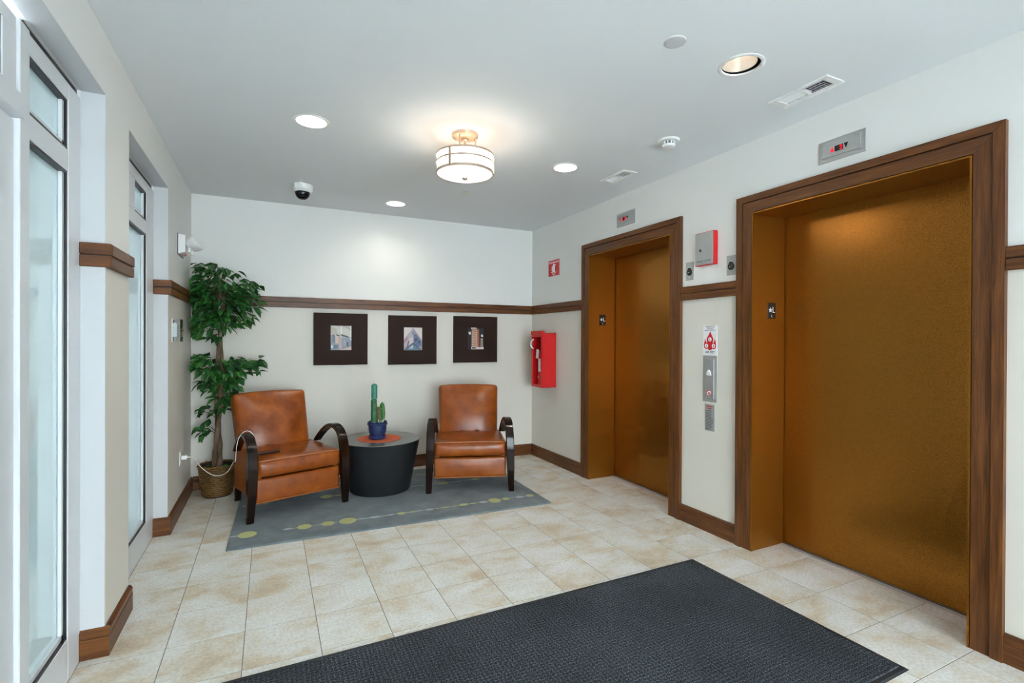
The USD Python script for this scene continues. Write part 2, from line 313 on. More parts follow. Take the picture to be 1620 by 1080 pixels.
# ------------------------------------------------------------------ glazing on the left
def glazed(root, ya, yb, za, zb, sl, sr, st, sb):
    """one light: gasket lining and pane inside the frame opening ya..yb, za..zb"""
    g = .010
    gk = [cbox(XW - .045, XW - .004, yb - g, yb, za, zb), cbox(XW - .045, XW - .004, ya, ya + g, za, zb), cbox(XW - .045, XW - .004, ya, yb, zb - g, zb), cbox(XW - .045, XW - .004, ya, yb, za, za + g)]
    part(root, 'gasket', cat_(gk), M_gasket, label='black glazing gasket')
    part(root, 'pane', cbox(XW - .034, XW - .026, ya + g, yb - g, za + g, zb - g), M_frost)
    o = .045
    st_ = [cbox(XW - .024, XW - .012, yb - g - .018, yb - g, za + g, zb - g), cbox(XW - .024, XW - .012, ya + g, ya + g + .018, za + g, zb - g), cbox(XW - .024, XW - .012, ya + g, yb - g, za + g, za + g + .018)]
    part(root, 'glazing_bead', cat_(st_), M_frame)
def fbar(root, name, y0, y1, z0, z1, x0=XW - .07, x1=XW, c=.003): part(root, name, cbox(x0, x1, y0, y1, z0, z1, c), M_frame)
w1 = thing('window_1', 'nearest tall white framed window with black gaskets and frosted glass', 'window', kind='structure')
fbar(w1, 'jamb', 2.525, P1 - .006, 0, 2.345); fbar(w1, 'mullion', 2.078, 2.150, 0, 2.345, XW - .07, XW + .008)
fbar(w1, 'head', 2.150, 2.525, 2.278, 2.345); fbar(w1, 'transom', 2.150, 2.525, 2.000, 2.083); fbar(w1, 'bottom_rail', 2.150, 2.525, 0, .165)
glazed(w1, 2.150, 2.525, 2.083, 2.278, 0, 0, 0, 0); glazed(w1, 2.150, 2.525, .165, 2.000, 0, 0, 0, 0)
part(w1, 'shadow_gap', cbox(XW - .06, XW - .012, 2.155, P1 - .006, 2.345, SOF - .004), M_gasket, label='dark gap above the frame head')
w2 = thing('window_2', 'narrow looking white framed window beside the ficus tree', 'window', kind='structure')
fbar(w2, 'jamb', 3.905, W2 - .006, 0, 2.345); fbar(w2, 'jamb', P2 + .006, 3.16, 0, 2.345)
fbar(w2, 'head', 3.16, 3.905, 2.278, 2.345); fbar(w2, 'transom', 3.16, 3.905, 2.012, 2.095); fbar(w2, 'bottom_rail', 3.16, 3.905, 0, .165); fbar(w2, 'infill_panel', 3.16, 3.60, 2.095, 2.278)
glazed(w2, 3.60, 3.905, 2.095, 2.278, 0, 0, 0, 0); glazed(w2, 3.16, 3.905, .165, 2.012, 0, 0, 0, 0)
part(w2, 'shadow_gap', cbox(XW - .06, XW - .012, P2 + .006, W2 - .006, 2.345, SOF - .004), M_gasket, label='dark gap above the frame head')
d3 = thing('door_3', 'white framed entrance door at the left edge with transom light above', 'door', kind='structure')
fbar(d3, 'header', 1.03, 2.076, 2.030, 2.100, XW - .07, XW + .022); fbar(d3, 'head', 1.03, 2.076, 2.300, 2.345)
fbar(d3, 'jamb', 1.026, 1.10, 0, 2.345)
glazed(d3, 1.10, 1.985, 2.100, 2.300, 0, 0, 0, 0); fbar(d3, 'stile', 1.985, 2.076, 2.1, 2.3)
lf = part(d3, 'leaf', cat_([cbox(XW - .05, XW - .005, 1.66, 2.074, .01, 2.025, .003), cbox(XW - .05, XW - .005, 1.105, 1.22, .01, 2.025, .003), cbox(XW - .05, XW - .005, 1.22, 1.66, .01, .25, .003), cbox(XW - .05, XW - .005, 1.22, 1.66, 1.9, 2.025, .003)]), M_frame)
part(lf, 'pane', cbox(XW - .035, XW - .027, 1.22, 1.66, .25, 1.9), M_frost)
part(d3, 'pull_handle', tube([(XW - .006, 1.72, .95), (XW + .045, 1.72, .95), (XW + .045, 1.72, 1.25), (XW - .006, 1.72, 1.25)], .010), M_steelplain, smooth=40)
# glazed entrance front behind the camera
w3 = thing('window_3', 'wide glazed entrance front behind the camera', 'window', kind='structure')
wx0, wx1 = XL + .25, XL + 3.15
for k, x in enumerate(np.linspace(wx0, wx1 - .06, 4)): part(w3, 'mullion', cbox(x, x + .06, YR - .12, YR - .04, 0, 2.35, .003), M_frame)
part(w3, 'head', cbox(wx0, wx1, YR - .12, YR - .04, 2.29, 2.35), M_frame); part(w3, 'sill', cbox(wx0, wx1, YR - .12, YR - .04, 0, .08), M_frame); part(w3, 'transom', cbox(wx0, wx1, YR - .11, YR - .05, 2.03, 2.09), M_frame)
part(w3, 'pane', cbox(wx0, wx1, YR - .084, YR - .078, .08, 2.29), M_clear)

# ------------------------------------------------------------------ wood rails and baseboards
def runs(name, label, cat, boards, kind='structure'):
    """boards: (axis, face coord, direction to room, a, b) along a wall"""
    t = thing(name, label, cat, kind=kind)
    for spec in boards: spec(t)
    return t
def rail_board(ax, f, s, a, b):
    def go(t):
        m = M_wx if ax == 'x' else M_wy
        zm = (RT + RB) / 2
        for z0, z1, d in ((zm + .0022, RT, .024), (RB, zm - .0022, .022)):
            q = (a, b, f, f + s * d, z0, z1) if ax == 'x' else (f, f + s * d, a, b, z0, z1)
            part(t, 'board', cbox(*q, c=.002), m)
        q = (a, b, f, f + s * .012, zm - .003, zm + .003) if ax == 'x' else (f, f + s * .012, a, b, zm - .003, zm + .003)
        part(t, 'groove', cbox(*q), M_gasket)
    return go
def base_board(ax, f, s, a, b):
    def go(t):
        m = M_wx if ax == 'x' else M_wy
        zc = .084
        prof = [((0, 0), (.018, 0), (.018, zc - .002), (.0165, zc), (0, zc)), ((0, zc + .003), (.017, zc + .003), (.017, BT - .012), (.008, BT), (0, BT))]
        for nm, pr in zip(('board', 'cap'), prof):
            P = []
            for e in (a, b):
                for d, z in pr: P.append((e, f + s * d, z) if ax == 'x' else (f + s * d, e, z))
            part(t, nm, hull(P), m)
        q = (a, b, f, f + s * .012, zc - .002, zc + .005) if ax == 'x' else (f, f + s * .012, a, b, zc - .002, zc + .005)
        part(t, 'groove', cbox(*q), M_gasket)
    return go
d1a, d1d = D1[0] + D1[1] / 2 + .113, D1[0] - D1[1] / 2 - .113
d2a, d2d = D2[0] + D2[1] / 2 + .113, D2[0] - D2[1] / 2 - .113
w = .024
runs('trim_3', 'dark wood chair rail across the cream rear wall', 'chair rail', [rail_board('x', YB, -1, XL + w, XR - w)])
runs('trim_4', 'short wood chair rail between rear corner and far elevator', 'chair rail', [rail_board('y', XR, -1, d1a, YB)])
runs('trim_5', 'wood chair rail between the two elevator doors', 'chair rail', [rail_board('y', XR, -1, d2a, d1d)])
runs('trim_6', 'wood chair rail at the right edge past the near elevator', 'chair rail', [rail_board('y', XR, -1, YR, d2d)])
runs('trim_7', 'wood chair rail wrapping the pier between the two windows', 'chair rail', [rail_board('x', P1, -1, XW, XL + w), rail_board('y', XL, 1, P1, P2 + .002)])
runs('trim_8', 'wood chair rail behind the ficus tree on the left wall', 'chair rail', [rail_board('x', W2, -1, XW, XL + w), rail_board('y', XL, 1, W2, YB)])
runs('baseboard_back', 'dark wood baseboard along the rear wall', 'baseboard', [base_board('x', YB, -1, XL + .018, XR - .018)])
runs('baseboard_right', 'wood baseboard between rear corner and far elevator', 'baseboard', [base_board('y', XR, -1, d1a, YB)])
runs('baseboard_right', 'wood baseboard between the two elevator doors', 'baseboard', [base_board('y', XR, -1, d2a, d1d)])
runs('baseboard_right', 'wood baseboard at the right edge past the near elevator', 'baseboard', [base_board('y', XR, -1, YR, d2d)])
runs('baseboard_left', 'wood baseboard wrapping the pier between the two windows', 'baseboard', [base_board('x', P1, -1, XW, XL + .018), base_board('y', XL, 1, P1, P2 + .002)])
runs('baseboard_left', 'wood baseboard behind the basket on the left wall', 'baseboard', [base_board('x', W2, -1, XW, XL + .018), base_board('y', XL, 1, W2, YB)])

# ------------------------------------------------------------------ elevators (local: x right, y into the wall)
def elevator(name, label, yc, wo):
    t = thing(name, label, 'elevator door', (XR, yc, 0), -90, kind='structure')
    a = wo / 2; ib, gp, ob = .068, .004, .041; dep = XD - XR
    # casing: mitred inner boards, groove, outer back band
    def ring(o0, o1, thick, nm):
        part(t, nm, flat(Polygon([(-a - o1, 0), (-a - o0, 0), (-a - o0, DI + o0), (-a - o1, DI + o1)]), thick, 0), M_wz)
        part(t, nm, flat(Polygon([(a + o0, 0), (a + o1, 0), (a + o1, DI + o1), (a + o0, DI + o0)]), thick, 0), M_wz)
        part(t, nm.replace('side', 'head'), flat(Polygon([(-a - o1, DI + o1), (-a - o0 - .0008, DI + o0 + .0008), (a + o0 + .0008, DI + o0 + .0008), (a + o1, DI + o1)]).buffer(-.0004, join_style=2), thick, 0), M_wy)
    ring(.003, ib, .019, 'side_casing'); ring(ib + gp, ib + gp + ob, .027, 'side_back_band')
    gr = Polygon([(-a - ib - gp, 0), (-a - ib, 0), (-a - ib, DI + ib), (a + ib, DI + ib), (a + ib, 0), (a + ib + gp, 0), (a + ib + gp, DI + ib + gp), (-a - ib - gp, DI + ib + gp)])
    part(t, 'groove', flat(gr, .010, 0), M_gasket)
    # inner stop bead along the opening
    bd = Polygon([(-a, 0), (-a + .008, 0), (-a + .008, DI - .008), (a - .008, DI - .008), (a - .008, 0), (a, 0), (a, DI), (-a, DI)])
    part(t, 'frame_lip', flat(bd, .026, .006), M_bronze)
    part(t, 'jamb', cbox(-a - .02, -a + .006, .004, dep - .006, -.003, DI), M_bronze)
    part(t, 'jamb', cbox(a - .006, a + .02, .004, dep - .006, -.003, DI), M_bronze)
    part(t, 'head_jamb', cbox(-a - .02, a + .02, .004, dep - .006, DI - .006, DI + .02), M_bronze)
    part(t, 'door_leaf', cbox(-a - .018, a + .018, dep, dep + .035, .006, DI + .012), M_bronze, label='flat bronze painted sliding elevator door leaf')
    part(t, 'sill', cbox(-a + .004, a - .004, dep - .044, dep + .03, -.004, .003), M_sill)
    part(t, 'sill_groove', cbox(-a + .004, a - .004, dep - .012, dep - .004, .003, .0034), M_dark)
    return t
elevator('door_1', 'far elevator entrance with bronze door in a stained wood casing', *D1)
elevator('door_2', 'near elevator entrance with large bronze door and wood casing', *D2)

# ------------------------------------------------------------------ right wall fittings
def star(r): return Polygon([(rr * math.sin(k * math.pi / 5), rr * math.cos(k * math.pi / 5)) for k, rr in enumerate([r, r * .42] * 5)])
def floor_plate(label, x, y):
    t = thing('floor_sign', label, 'sign', (x, y, 1.545), 0, 'black floor plates on elevator jambs')
    part(t, 'plate', cbox(-.037, .037, -.004, .0, -.051, .051, .001), M_black)
    part(t, 'star', flat(affinity.translate(star(.019), -.014, .004), .001, -.004), M_signwhite)
    part(t, 'letter', wtext('L', .036, .018, -.012, -.004, .001, True), M_signwhite)
    part(t, 'braille', cat_([ycyl(.0022, -.0055, -.004, xx, zz, 8) for xx, zz in ((-.004, -.030), (-.004, -.036), (.002, -.042))]), M_signwhite)
floor_plate('small black star L plate on the far elevator jamb', 2.935, D1[0] + D1[1] / 2 - .0062)
floor_plate('small black star L plate on the near elevator jamb', 2.955, D2[0] + D2[1] / 2 - .0062)
def indicator(name, label, y):
    t = thing(name, label, 'floor indicator', (XR, y, 2.4), -90, 'elevator floor indicators')
    part(t, 'plate', cbox(-.125, .125, -.004, 0, -.061, .061, .0015), M_steel)
    part(t, 'face_panel', cbox(-.103, .103, -.010, -.004, -.036, .048, .001), M_steel)
    part(t, 'up_arrow', flat(Polygon([(-.055, -.012), (-.034, -.012), (-.0445, .016)]), .001, -.010), M_redglow, label='lit red up arrow')
    part(t, 'display', flat(sbox(-.031, -.014, .014, .016), .001, -.010), M_black)
    part(t, 'digit', wtext('2', .022, .003, -.010, -.011, .0006, True), M_redglow, label='lit red figure 2')
    part(t, 'down_arrow', flat(Polygon([(.018, .016), (.039, .016), (.0285, -.012)]), .001, -.010), M_black, label='dark down arrow')
    for sx in (-.094, .094): part(t, 'screw', ycyl(.004, -.012, -.010, sx, .006, 12), M_steelplain)
    return t
ind = indicator('floor_indicator', 'brushed steel floor indicator above the near elevator casing', 1.668)
dup(ind, 'floor_indicator', 'brushed steel floor indicator above the far elevator casing', 'floor indicator', (XR, 3.495, 2.409), -90, 'elevator floor indicators')
fb = thing('fire_key_box', 'steel faced red sided box on the wall between the elevators', 'key box', (XR, 2.583, 1.995), -90)
part(fb, 'back_box', cbox(-.085, .085, -.038, 0, -.116, .117, .002), M_red, label='red painted box sides')
part(fb, 'face_plate', cbox(-.081, .079, -.042, -.038, -.112, .113, .001), M_steel)
part(fb, 'key_lock', cat_([ycyl(.013, -.045, -.042, -.028, -.012, 20)]), M_chrome); part(fb, 'keyhole', flat(Point(-.030, -.010).buffer(.0085), .0006, -.045), M_black)
part(fb, 'engraving', wtext('FIRE DEPT USE ONLY', .011, 0, -.092, -.042, .0005, True, .135), M_etch)
hl = thing('hall_lantern', 'small steel plate with black round lens next to far elevator', 'hall lantern', (XR, 2.753, 1.86), -90, 'round lens plates between the elevators')
part(hl, 'plate', cbox(-.038, .038, -.004, 0, -.066, .066, .001), M_steelplain)
part(hl, 'lens', lathe([(0, 0), (.024, 0), (.024, .005), (.018, .010), (0, .012)], 28).apply_transform(RXM).apply_translation((0, -.004, -.008)), M_black, smooth=40)
part(hl, 'arrow_cap', flat(Polygon([(-.015, .012), (.015, .012), (.008, .022), (-.008, .022)]), .008, -.004), M_black)
part(hl, 'emblem', flat(Polygon([(-.010, -.008), (.010, -.008), (.004, -.016), (-.004, -.016)]), .001, -.0155), M_chrome)
part(hl, 'rivet', cat_([ycyl(.0035, -.006, -.004, 0, z, 10) for z in (.045, -.048)]), M_chrome)
dup(hl, 'hall_lantern', 'small steel plate with black round lens next to near elevator', 'hall lantern', (XR, 2.383, 1.855), -90, 'round lens plates between the elevators')
# flame notice
st = thing('fire_notice', 'white notice with red flame emblem above the elevator call panel', 'sign', (XR, 2.561, 1.348), -90)
part(st, 'sheet', cbox(-.062, .062, -.002, 0, -.104, .106), M_signwhite)
def flame():
    th = np.linspace(0, math.pi * 2, 80)
    core = Point(0, -.012).buffer(.030, 24).union(Polygon([(-.030, -.008), (-.026, .018), (-.012, .038), (.001, .062), (.012, .040), (.027, .016), (.030, -.008)]).buffer(.001))
    lobe = lambda s: Point(s * .032, -.037).buffer(.0225, 24).union(Polygon([(s * .0545, -.034), (s * .050, -.012), (s * .042, .014), (s * .037, -.006), (s * .020, -.024), (s * .012, -.040)]))
    body = unary_union([core, lobe(-1), lobe(1), Point(0, -.043).buffer(.024, 24)])
    cut = unary_union([Polygon([(s * .024, -.012), (s * .036, .016), (s * .031, -.010), (s * .027, -.020)]) for s in (-1, 1)])
    return body.difference(cut)
part(st, 'flame', flat(flame(), .0008, -.002), M_redsign, label='red flame emblem')
for x, z in ((0, .008), (-.031, -.037), (.031, -.037)):
    dsk = part(st, 'pictogram', flat(Point(x, z).buffer(.0150, 20), .0006, -.0028), M_signwhite)
    part(dsk, 'figure', flat(unary_union([Point(x - .001, z + .007).buffer(.0022), sbox(x - .0022, z - .004, x + .0014, z + .005), Polygon([(x - .002, z - .003), (x - .007, z - .010), (x - .005, z - .011), (x, z - .004)]), Polygon([(x, z - .003), (x + .006, z - .009), (x + .004, z - .011), (x - .001, z - .004)])]), .0004, -.0034), M_signtext)
for s, z, wd in (('IN CASE OF FIRE', .093, .078), ('ELEVATORS', .080, .055), ('ARE OUT OF SERVICE', .067, .098)): part(st, 'text_line', wtext(s, .0085, 0, z, -.002, .0005, False, wd), M_signtext)
part(st, 'text_line', wtext('USE EXIT', .015, 0, -.088, -.002, .0005, True, .082), M_signtext)
cpn = thing('call_panel', 'tall steel elevator call panel below the flame notice', 'call panel', (XR, 2.561, 1.079), -90)
part(cpn, 'plate', cbox(-.063, .063, -.004, 0, -.163, .163, .001), M_steelplain)
part(cpn, 'face_panel', cbox(-.036, .040, -.010, -.004, -.140, .142, .001), M_steel)
part(cpn, 'button', flat(Polygon([(-.016, .028), (.016, .028), (.013, .044), (0, .060), (-.013, .044)]).buffer(.004), .006, -.010), M_signwhite, label='white rounded call button')
rg = Point(.0, -.100).buffer(.021, 24)
part(cpn, 'pictogram', flat(rg, .0008, -.010), M_signwhite)
part(cpn, 'prohibition_ring', flat(unary_union([rg.difference(Point(.0, -.100).buffer(.0165, 24)), affinity.rotate(sbox(-.019, -.102, .019, -.098), -45, origin=(0, -.1))]), .0006, -.0108), M_redsign, label='red prohibition ring')
part(cpn, 'figure', flat(unary_union([sbox(-.009, -.109, -.001, -.098), Point(.005, -.1).buffer(.005), Polygon([(.001, -.109), (.009, -.109), (.005, -.088)])]), .0003, -.0108), M_signtext)
part(cpn, 'engraving', cat_([ycyl(.0025, -.0108, -.010, x, .118, 8) for x in (-.006, .004, .014)]), M_etch)
pl = thing('instruction_plate', 'small engraved grey plate below the elevator call panel', 'plate', (XR, 2.560, .806), -90)
part(pl, 'plate', cbox(-.042, .042, -.003, 0, -.094, .094, .001), M_steelplain)
part(pl, 'heading', cat_([flat(sbox(-.024, .076, .024, .083), .0004, -.003), flat(sbox(-.018, .062, .018, .068), .0004, -.003)]), M_redsign)
lr = random.Random(4)
part(pl, 'engraving', cat_([flat(sbox(-.034, z, -.034 + lr.uniform(.045, .068), z + .0045), .0004, -.003) for z in np.linspace(.045, -.083, 13)]), M_etch)
# extinguisher sign
es = thing('extinguisher_sign', 'small red sign with white extinguisher symbol above red cabinet', 'sign', (XR, 4.720, 2.134), -90)
part(es, 'plate', cbox(-.120, .120, -.003, 0, -.092, .092), M_redsign)
part(es, 'border', flat(sbox(-.120, -.092, .120, .092).difference(sbox(-.114, -.086, .114, .086)), .0005, -.003), M_signwhite)
part(es, 'text_line', wtext('FIRE EXTINGUISHER', .018, 0, .053, -.003, .0006, True, .205), M_signwhite)
part(es, 'symbol', flat(unary_union([Polygon([(-.030, -.048), (.026, -.048), (.026, .020), (.012, .034), (-.016, .034), (-.030, .020)]), sbox(-.012, .032, .008, .048), Polygon([(.006, .044), (.044, .030), (.046, .022), (.038, .024), (.006, .036)]), sbox(-.044, -.030, -.036, .022)]), .0006, -.003), M_signwhite)
part(es, 'arrow', flat(unary_union([Polygon([(-.060, -.038), (-.050, -.038), (0, -.072), (.050, -.038), (.060, -.038), (0, -.082)])]), .0006, -.003), M_signwhite)
# extinguisher cabinet, open glazed front towards the room
yc = 4.783
ec = thing('extinguisher_cabinet', 'bright red fire extinguisher cabinet on right wall near rear corner', 'cabinet', (XR, yc, .838), -90)
hw, dp, hh = .115, .178, .585
part(ec, 'side_panel', cbox(hw - .006, hw, -dp, 0, 0, hh, .001), M_red); part(ec, 'side_panel', cbox(-hw, -hw + .006, -dp, 0, 0, hh, .001), M_red)
part(ec, 'back_panel', cbox(-hw, hw, -.006, -.0005, 0, hh), M_red); part(ec, 'bottom_panel', cbox(-hw, hw, -dp, 0, -.003, .006, .001), M_red)
part(ec, 'top_panel', cbox(-hw, hw, -dp, 0, hh - .006, hh, .001), M_red)
part(ec, 'front_frame', flat(sbox(-hw, 0, hw, hh).difference(sbox(-hw + .030, .03, hw - .022, hh - .045)), .006, -dp + .004), M_red)
part(ec, 'header_lip', cbox(-hw - .003, hw + .003, -dp - .010, -dp + .035, hh - .02, hh + .022, .002), M_red)
part(ec, 'latch', ycyl(.012, -dp - .016, -dp - .008, -hw * .5, hh + .010, 16), M_brass)
part(ec, 'pull_handle', tube(spline([(-hw + .045, -dp - .0, hh - .07), (-hw + .04, -dp - .022, hh - .09), (-hw + .04, -dp - .022, hh - .15), (-hw + .045, -dp - .0, hh - .17)], 20), .007), M_signwhite, smooth=40)
ex = thing('fire_extinguisher', 'red fire extinguisher with white tag inside the red cabinet', 'fire extinguisher', (XR - .086, yc, .8445), -90)
part(ex, 'cylinder', lathe([(0, 0), (.058, 0), (.062, .008), (.062, .33), (.055, .365), (.030, .392), (.018, .40), (0, .40)], 40), M_red, smooth=40)
part(ex, 'label_band', lathe([(.0625, .16), (.0628, .16), (.0628, .30), (.0625, .30)], 40), M_signwhite, label='white instruction label')
part(ex, 'valve', cat_([cyl(.016, .39, .43), cbox(-.012, .012, -.05, .03, .43, .452, .003)]), M_black)
part(ex, 'lever', cat_([place(cbox(-.010, .010, -.075, .02, 0, .008, .002), (0, 0, .462), rx=-14), cbox(-.009, .009, -.07, -.01, .425, .434, .002)]), M_black)
part(ex, 'hose', tube(spline([(.01, 0, .42), (.05, -.02, .43), (.068, -.04, .36), (.066, -.045, .2), (.064, -.05, .12)], 30), .009), M_black, smooth=40)
part(ex, 'tag', place(cbox(-.028, .028, -.001, .001, -.10, 0), (-.015, -.069, .40), ry=8), M_signwhite, label='white inspection tag')
part(ex, 'pictogram', place(flat(Polygon([(-.016, 0), (.016, .008), (-.012, .028)]), .0006, 0), (-.01, -.0625, .085)), M_signwhite)

# ------------------------------------------------------------------ ceiling fittings
def downlight(lb, x, y, ld, lens=None, dx=0.0, dy=0.0, k=1.0, up=0.0):
    dl = thing('downlight', lb, 'ceiling light', (x, y, H), 0, 'recessed ceiling downlights')
    part(dl, 'trim_ring', lathe([(.084, .004), (.084, -.003), (.092, -.005), (.101, -.002), (.102, 0.0), (.088, 0.0)], 64), M_whiteplastic, smooth=35)
    part(dl, 'reflector', lathe([(.0845 * k, up), (.079 * k, ld * .3), (.066 * k, ld * .75), (.060 * k, ld), (.0625 * k, ld), (.068 * k, ld * .75), (.081 * k, ld * .3), (.0865 * k, up)], 64, (dx, dy, 0)), M_reflector, smooth=50)
    part(dl, 'lens', cyl(.0605 * k, ld - .005, ld - .001, dx, dy, n=48), lens or M_lens, label='glowing white lens')
    part(dl, 'can', lathe([(.0875, .002), (.0875, .155), (0, .155), (0, .158), (.0885, .158), (.0885, .002)], 48), M_dark)
    return dl
LB = ['lit round recessed downlight above the ficus side, left of drum lamp', 'lit round recessed downlight nearest the rear wall', 'lit round recessed downlight between drum lamp and small vent', 'large looking recessed downlight before the near elevator, dark rimmed']
dl = None
for (x, y), lb in zip(LIGHTS, LB):
    if dl is None: dl = downlight(lb, x, y, .060)
    elif 'dark rimmed' in lb: downlight(lb, x, y, .145, M_lensdim, -.006, .004, .90, .010)
    else: dup(dl, 'downlight', lb, 'ceiling light', (x, y, H), 0, 'recessed ceiling downlights')
def vent(label, x, y, wd, ln):
    t = thing('ceiling_vent', label, 'air vent', (x, y, H), 0, 'slatted ceiling air vents')
    o = sbox(-wd / 2, -ln / 2, wd / 2, ln / 2); i = sbox(-wd / 2 + .024, -ln / 2 + .034, wd / 2 - .024, ln / 2 - .034)
    part(t, 'frame', prism(o.difference(i), -.006, 0), M_whiteplastic)
    part(t, 'lip', cat_([cbox(-wd / 2 - .002, -wd / 2 + .004, -ln / 2, ln / 2, -.010, -.001), cbox(wd / 2 - .004, wd / 2 + .002, -ln / 2, ln / 2, -.010, -.001)]), M_whiteplastic)
    n = 10; L = ln - .068; p = (L / 2 - .010) / n
    for half, ang in ((-1, 34), (1, -42)):
        for k in range(n):
            yy = half * (.012 + (k + .5) * p)
            part(t, 'slat', place(cbox(-wd / 2 + .024, wd / 2 - .024, -.0068, .0068, -.0006, .0006), (0, yy, .004), rx=ang), M_whiteplastic)
    part(t, 'centre_bar', cbox(-wd / 2 + .02, wd / 2 - .02, -.007, .007, -.004, .014), M_whiteplastic)
    part(t, 'duct', cat_([cbox(-wd / 2 + .0205, wd / 2 - .0205, -ln / 2 + .0205, ln / 2 - .0205, .10, .11), cbox(-wd / 2 + .0205, -wd / 2 + .022, -ln / 2 + .021, ln / 2 - .021, .001, .10), cbox(wd / 2 - .022, wd / 2 - .0205, -ln / 2 + .021, ln / 2 - .021, .001, .10)]), M_dark)
vent('white slatted ceiling vent in front of the near elevator', *VENTS[0])
vent('white slatted ceiling vent in front of the far elevator', *VENTS[1])
sp = thing('ceiling_speaker', 'flat round white disc on the ceiling left of the dark rimmed downlight', 'ceiling cover', (1.566, 1.635, H))
part(sp, 'cover', lathe([(0, -.005), (.040, -.005), (.044, -.003), (.045, 0), (0, 0)], 40), M_white, smooth=30); part(sp, 'rim', lathe([(.045, -.003), (.048, 0), (.045, 0)], 40), M_ivory)
sm = thing('smoke_detector', 'round white smoke detector on the ceiling between the vents', 'smoke detector', (2.303, 2.456, H))
part(sm, 'base', lathe([(0, -.012), (.062, -.012), (.067, -.006), (.067, 0), (0, 0)], 48), M_whiteplastic, smooth=30)
part(sm, 'chamber', lathe([(0, -.048), (.030, -.048), (.038, -.044), (.040, -.036), (.040, -.030), (0, -.030)], 40), M_whiteplastic, smooth=30)
for k in range(10): part(sm, 'rib', place(cbox(.030, .039, -.003, .003, -.031, -.011), rz=36 * k), M_whiteplastic)
part(sm, 'grille', cyl(.031, -.032, -.011, n=32), M_etch)
sc = thing('sprinkler_cover', 'tiny round white concealed sprinkler cap behind the drum lamp', 'sprinkler cap', (1.536, 4.123, H))
part(sc, 'cap', lathe([(0, -.008), (.036, -.008), (.040, -.005), (.038, -.003), (0, -.003)], 40), M_ivory, smooth=30); part(sc, 'cup', cyl(.030, -.004, 0), M_etch)
cmx = thing('dome_camera', 'white security camera with smoked black dome under the ceiling', 'security camera', (.242, 4.532, H))
part(cmx, 'housing', lathe([(0, -.058), (.062, -.060), (.072, -.052), (.080, -.040), (.082, 0), (0, 0)], 48), M_whiteplastic, smooth=30)
part(cmx, 'dome', lathe([(.058, -.056)] + [(.058 * math.cos(a), -.064 - .058 * math.sin(a)) for a in np.linspace(0, math.pi / 2, 14)], 40), M_domeglass, smooth=True)
# drum lamp
lp = thing('drum_lamp', 'lit drum ceiling lamp with nickel rings and white shade', 'ceiling lamp', (1.098, 2.955, H))
ZT, ZB, RR = -.135, -.242, .178
part(lp, 'canopy', lathe([(0, -.030), (.055, -.030), (.068, -.022), (.080, -.018), (.082, 0), (0, 0)], 48), M_nickel, smooth=30)
part(lp, 'centre_stem', cyl(.009, ZT - .02, -.028, n=16), M_nickel)
part(lp, 'hub', lathe([(0, -.048), (.02, -.045), (.024, -.036), (.018, -.028), (0, -.028)], 24), M_nickel, smooth=40)
for k in range(3):
    a = math.radians(100 + 120 * k)
    part(lp, 'hanger', tube([(.066 * math.cos(a), .066 * math.sin(a), -.020), (.066 * math.cos(a), .066 * math.sin(a), ZT + .002)], .005), M_nickel, smooth=40)
    part(lp, 'spoke', tube([(0.0, 0.0, ZT), (RR * math.cos(a), RR * math.sin(a), ZT)], .004), M_nickel, smooth=40)
def rngm(r, z, hgt=.006, th=.005): return lathe([(r - th, z - hgt), (r + .002, z - hgt), (r + .002, z + hgt), (r - th, z + hgt), (r - th, z - hgt)], 72)
part(lp, 'ring', rngm(RR, ZT), M_nickel, smooth=40); part(lp, 'ring', rngm(RR, (ZT + ZB) / 2 + .006, .005), M_nickel, smooth=40); part(lp, 'ring', rngm(RR, ZB, .007), M_nickel, smooth=40)
for a in (-140, -20, 100):
    part(lp, 'strut', place(cbox(RR - .002, RR + .006, -.008, .008, ZB, ZT, .001), rz=a), M_nickel)
part(lp, 'shade', lathe([(RR - .009, ZB), (RR - .006, ZB), (RR - .006, ZT), (RR - .009, ZT), (RR - .009, ZB)], 72), M_shade, label='glowing white shade', smooth=40)
part(lp, 'shade_liner', lathe([(RR - .011, ZB), (RR - .0092, ZB), (RR - .0092, ZT), (RR - .011, ZT), (RR - .011, ZB)], 72), M_ivory, smooth=40)
part(lp, 'diffuser', lathe([(0, ZB - .030)] + [(.172 * math.sin(a), ZB - .030 * math.cos(a) ** 1.0) for a in np.linspace(.1, math.pi / 2, 16)] + [(.170, ZB + .002), (0, ZB - .024)], 64), M_diffuser, label='glowing domed glass bottom', smooth=40)
part(lp, 'finial', lathe([(0, ZB - .042), (.012, ZB - .040), (.017, ZB - .034), (.017, ZB - .028), (0, ZB - .028)], 24), M_nickel, smooth=40)
for k in range(3):
    a = math.radians(40 + 120 * k); b = UsdLux.SphereLight.Define(stage, str(lp.GetPath()) + '/bulb' + ('' if k == 0 else '_%03d' % k))
    b.CreateRadiusAttr(.025); b.CreateColorAttr(Gf.Vec3f(1, .62, .33)); b.CreateIntensityAttr(9.0); b.AddTranslateOp().Set(Gf.Vec3d(.085 * math.cos(a), .085 * math.sin(a), ZT - .045))

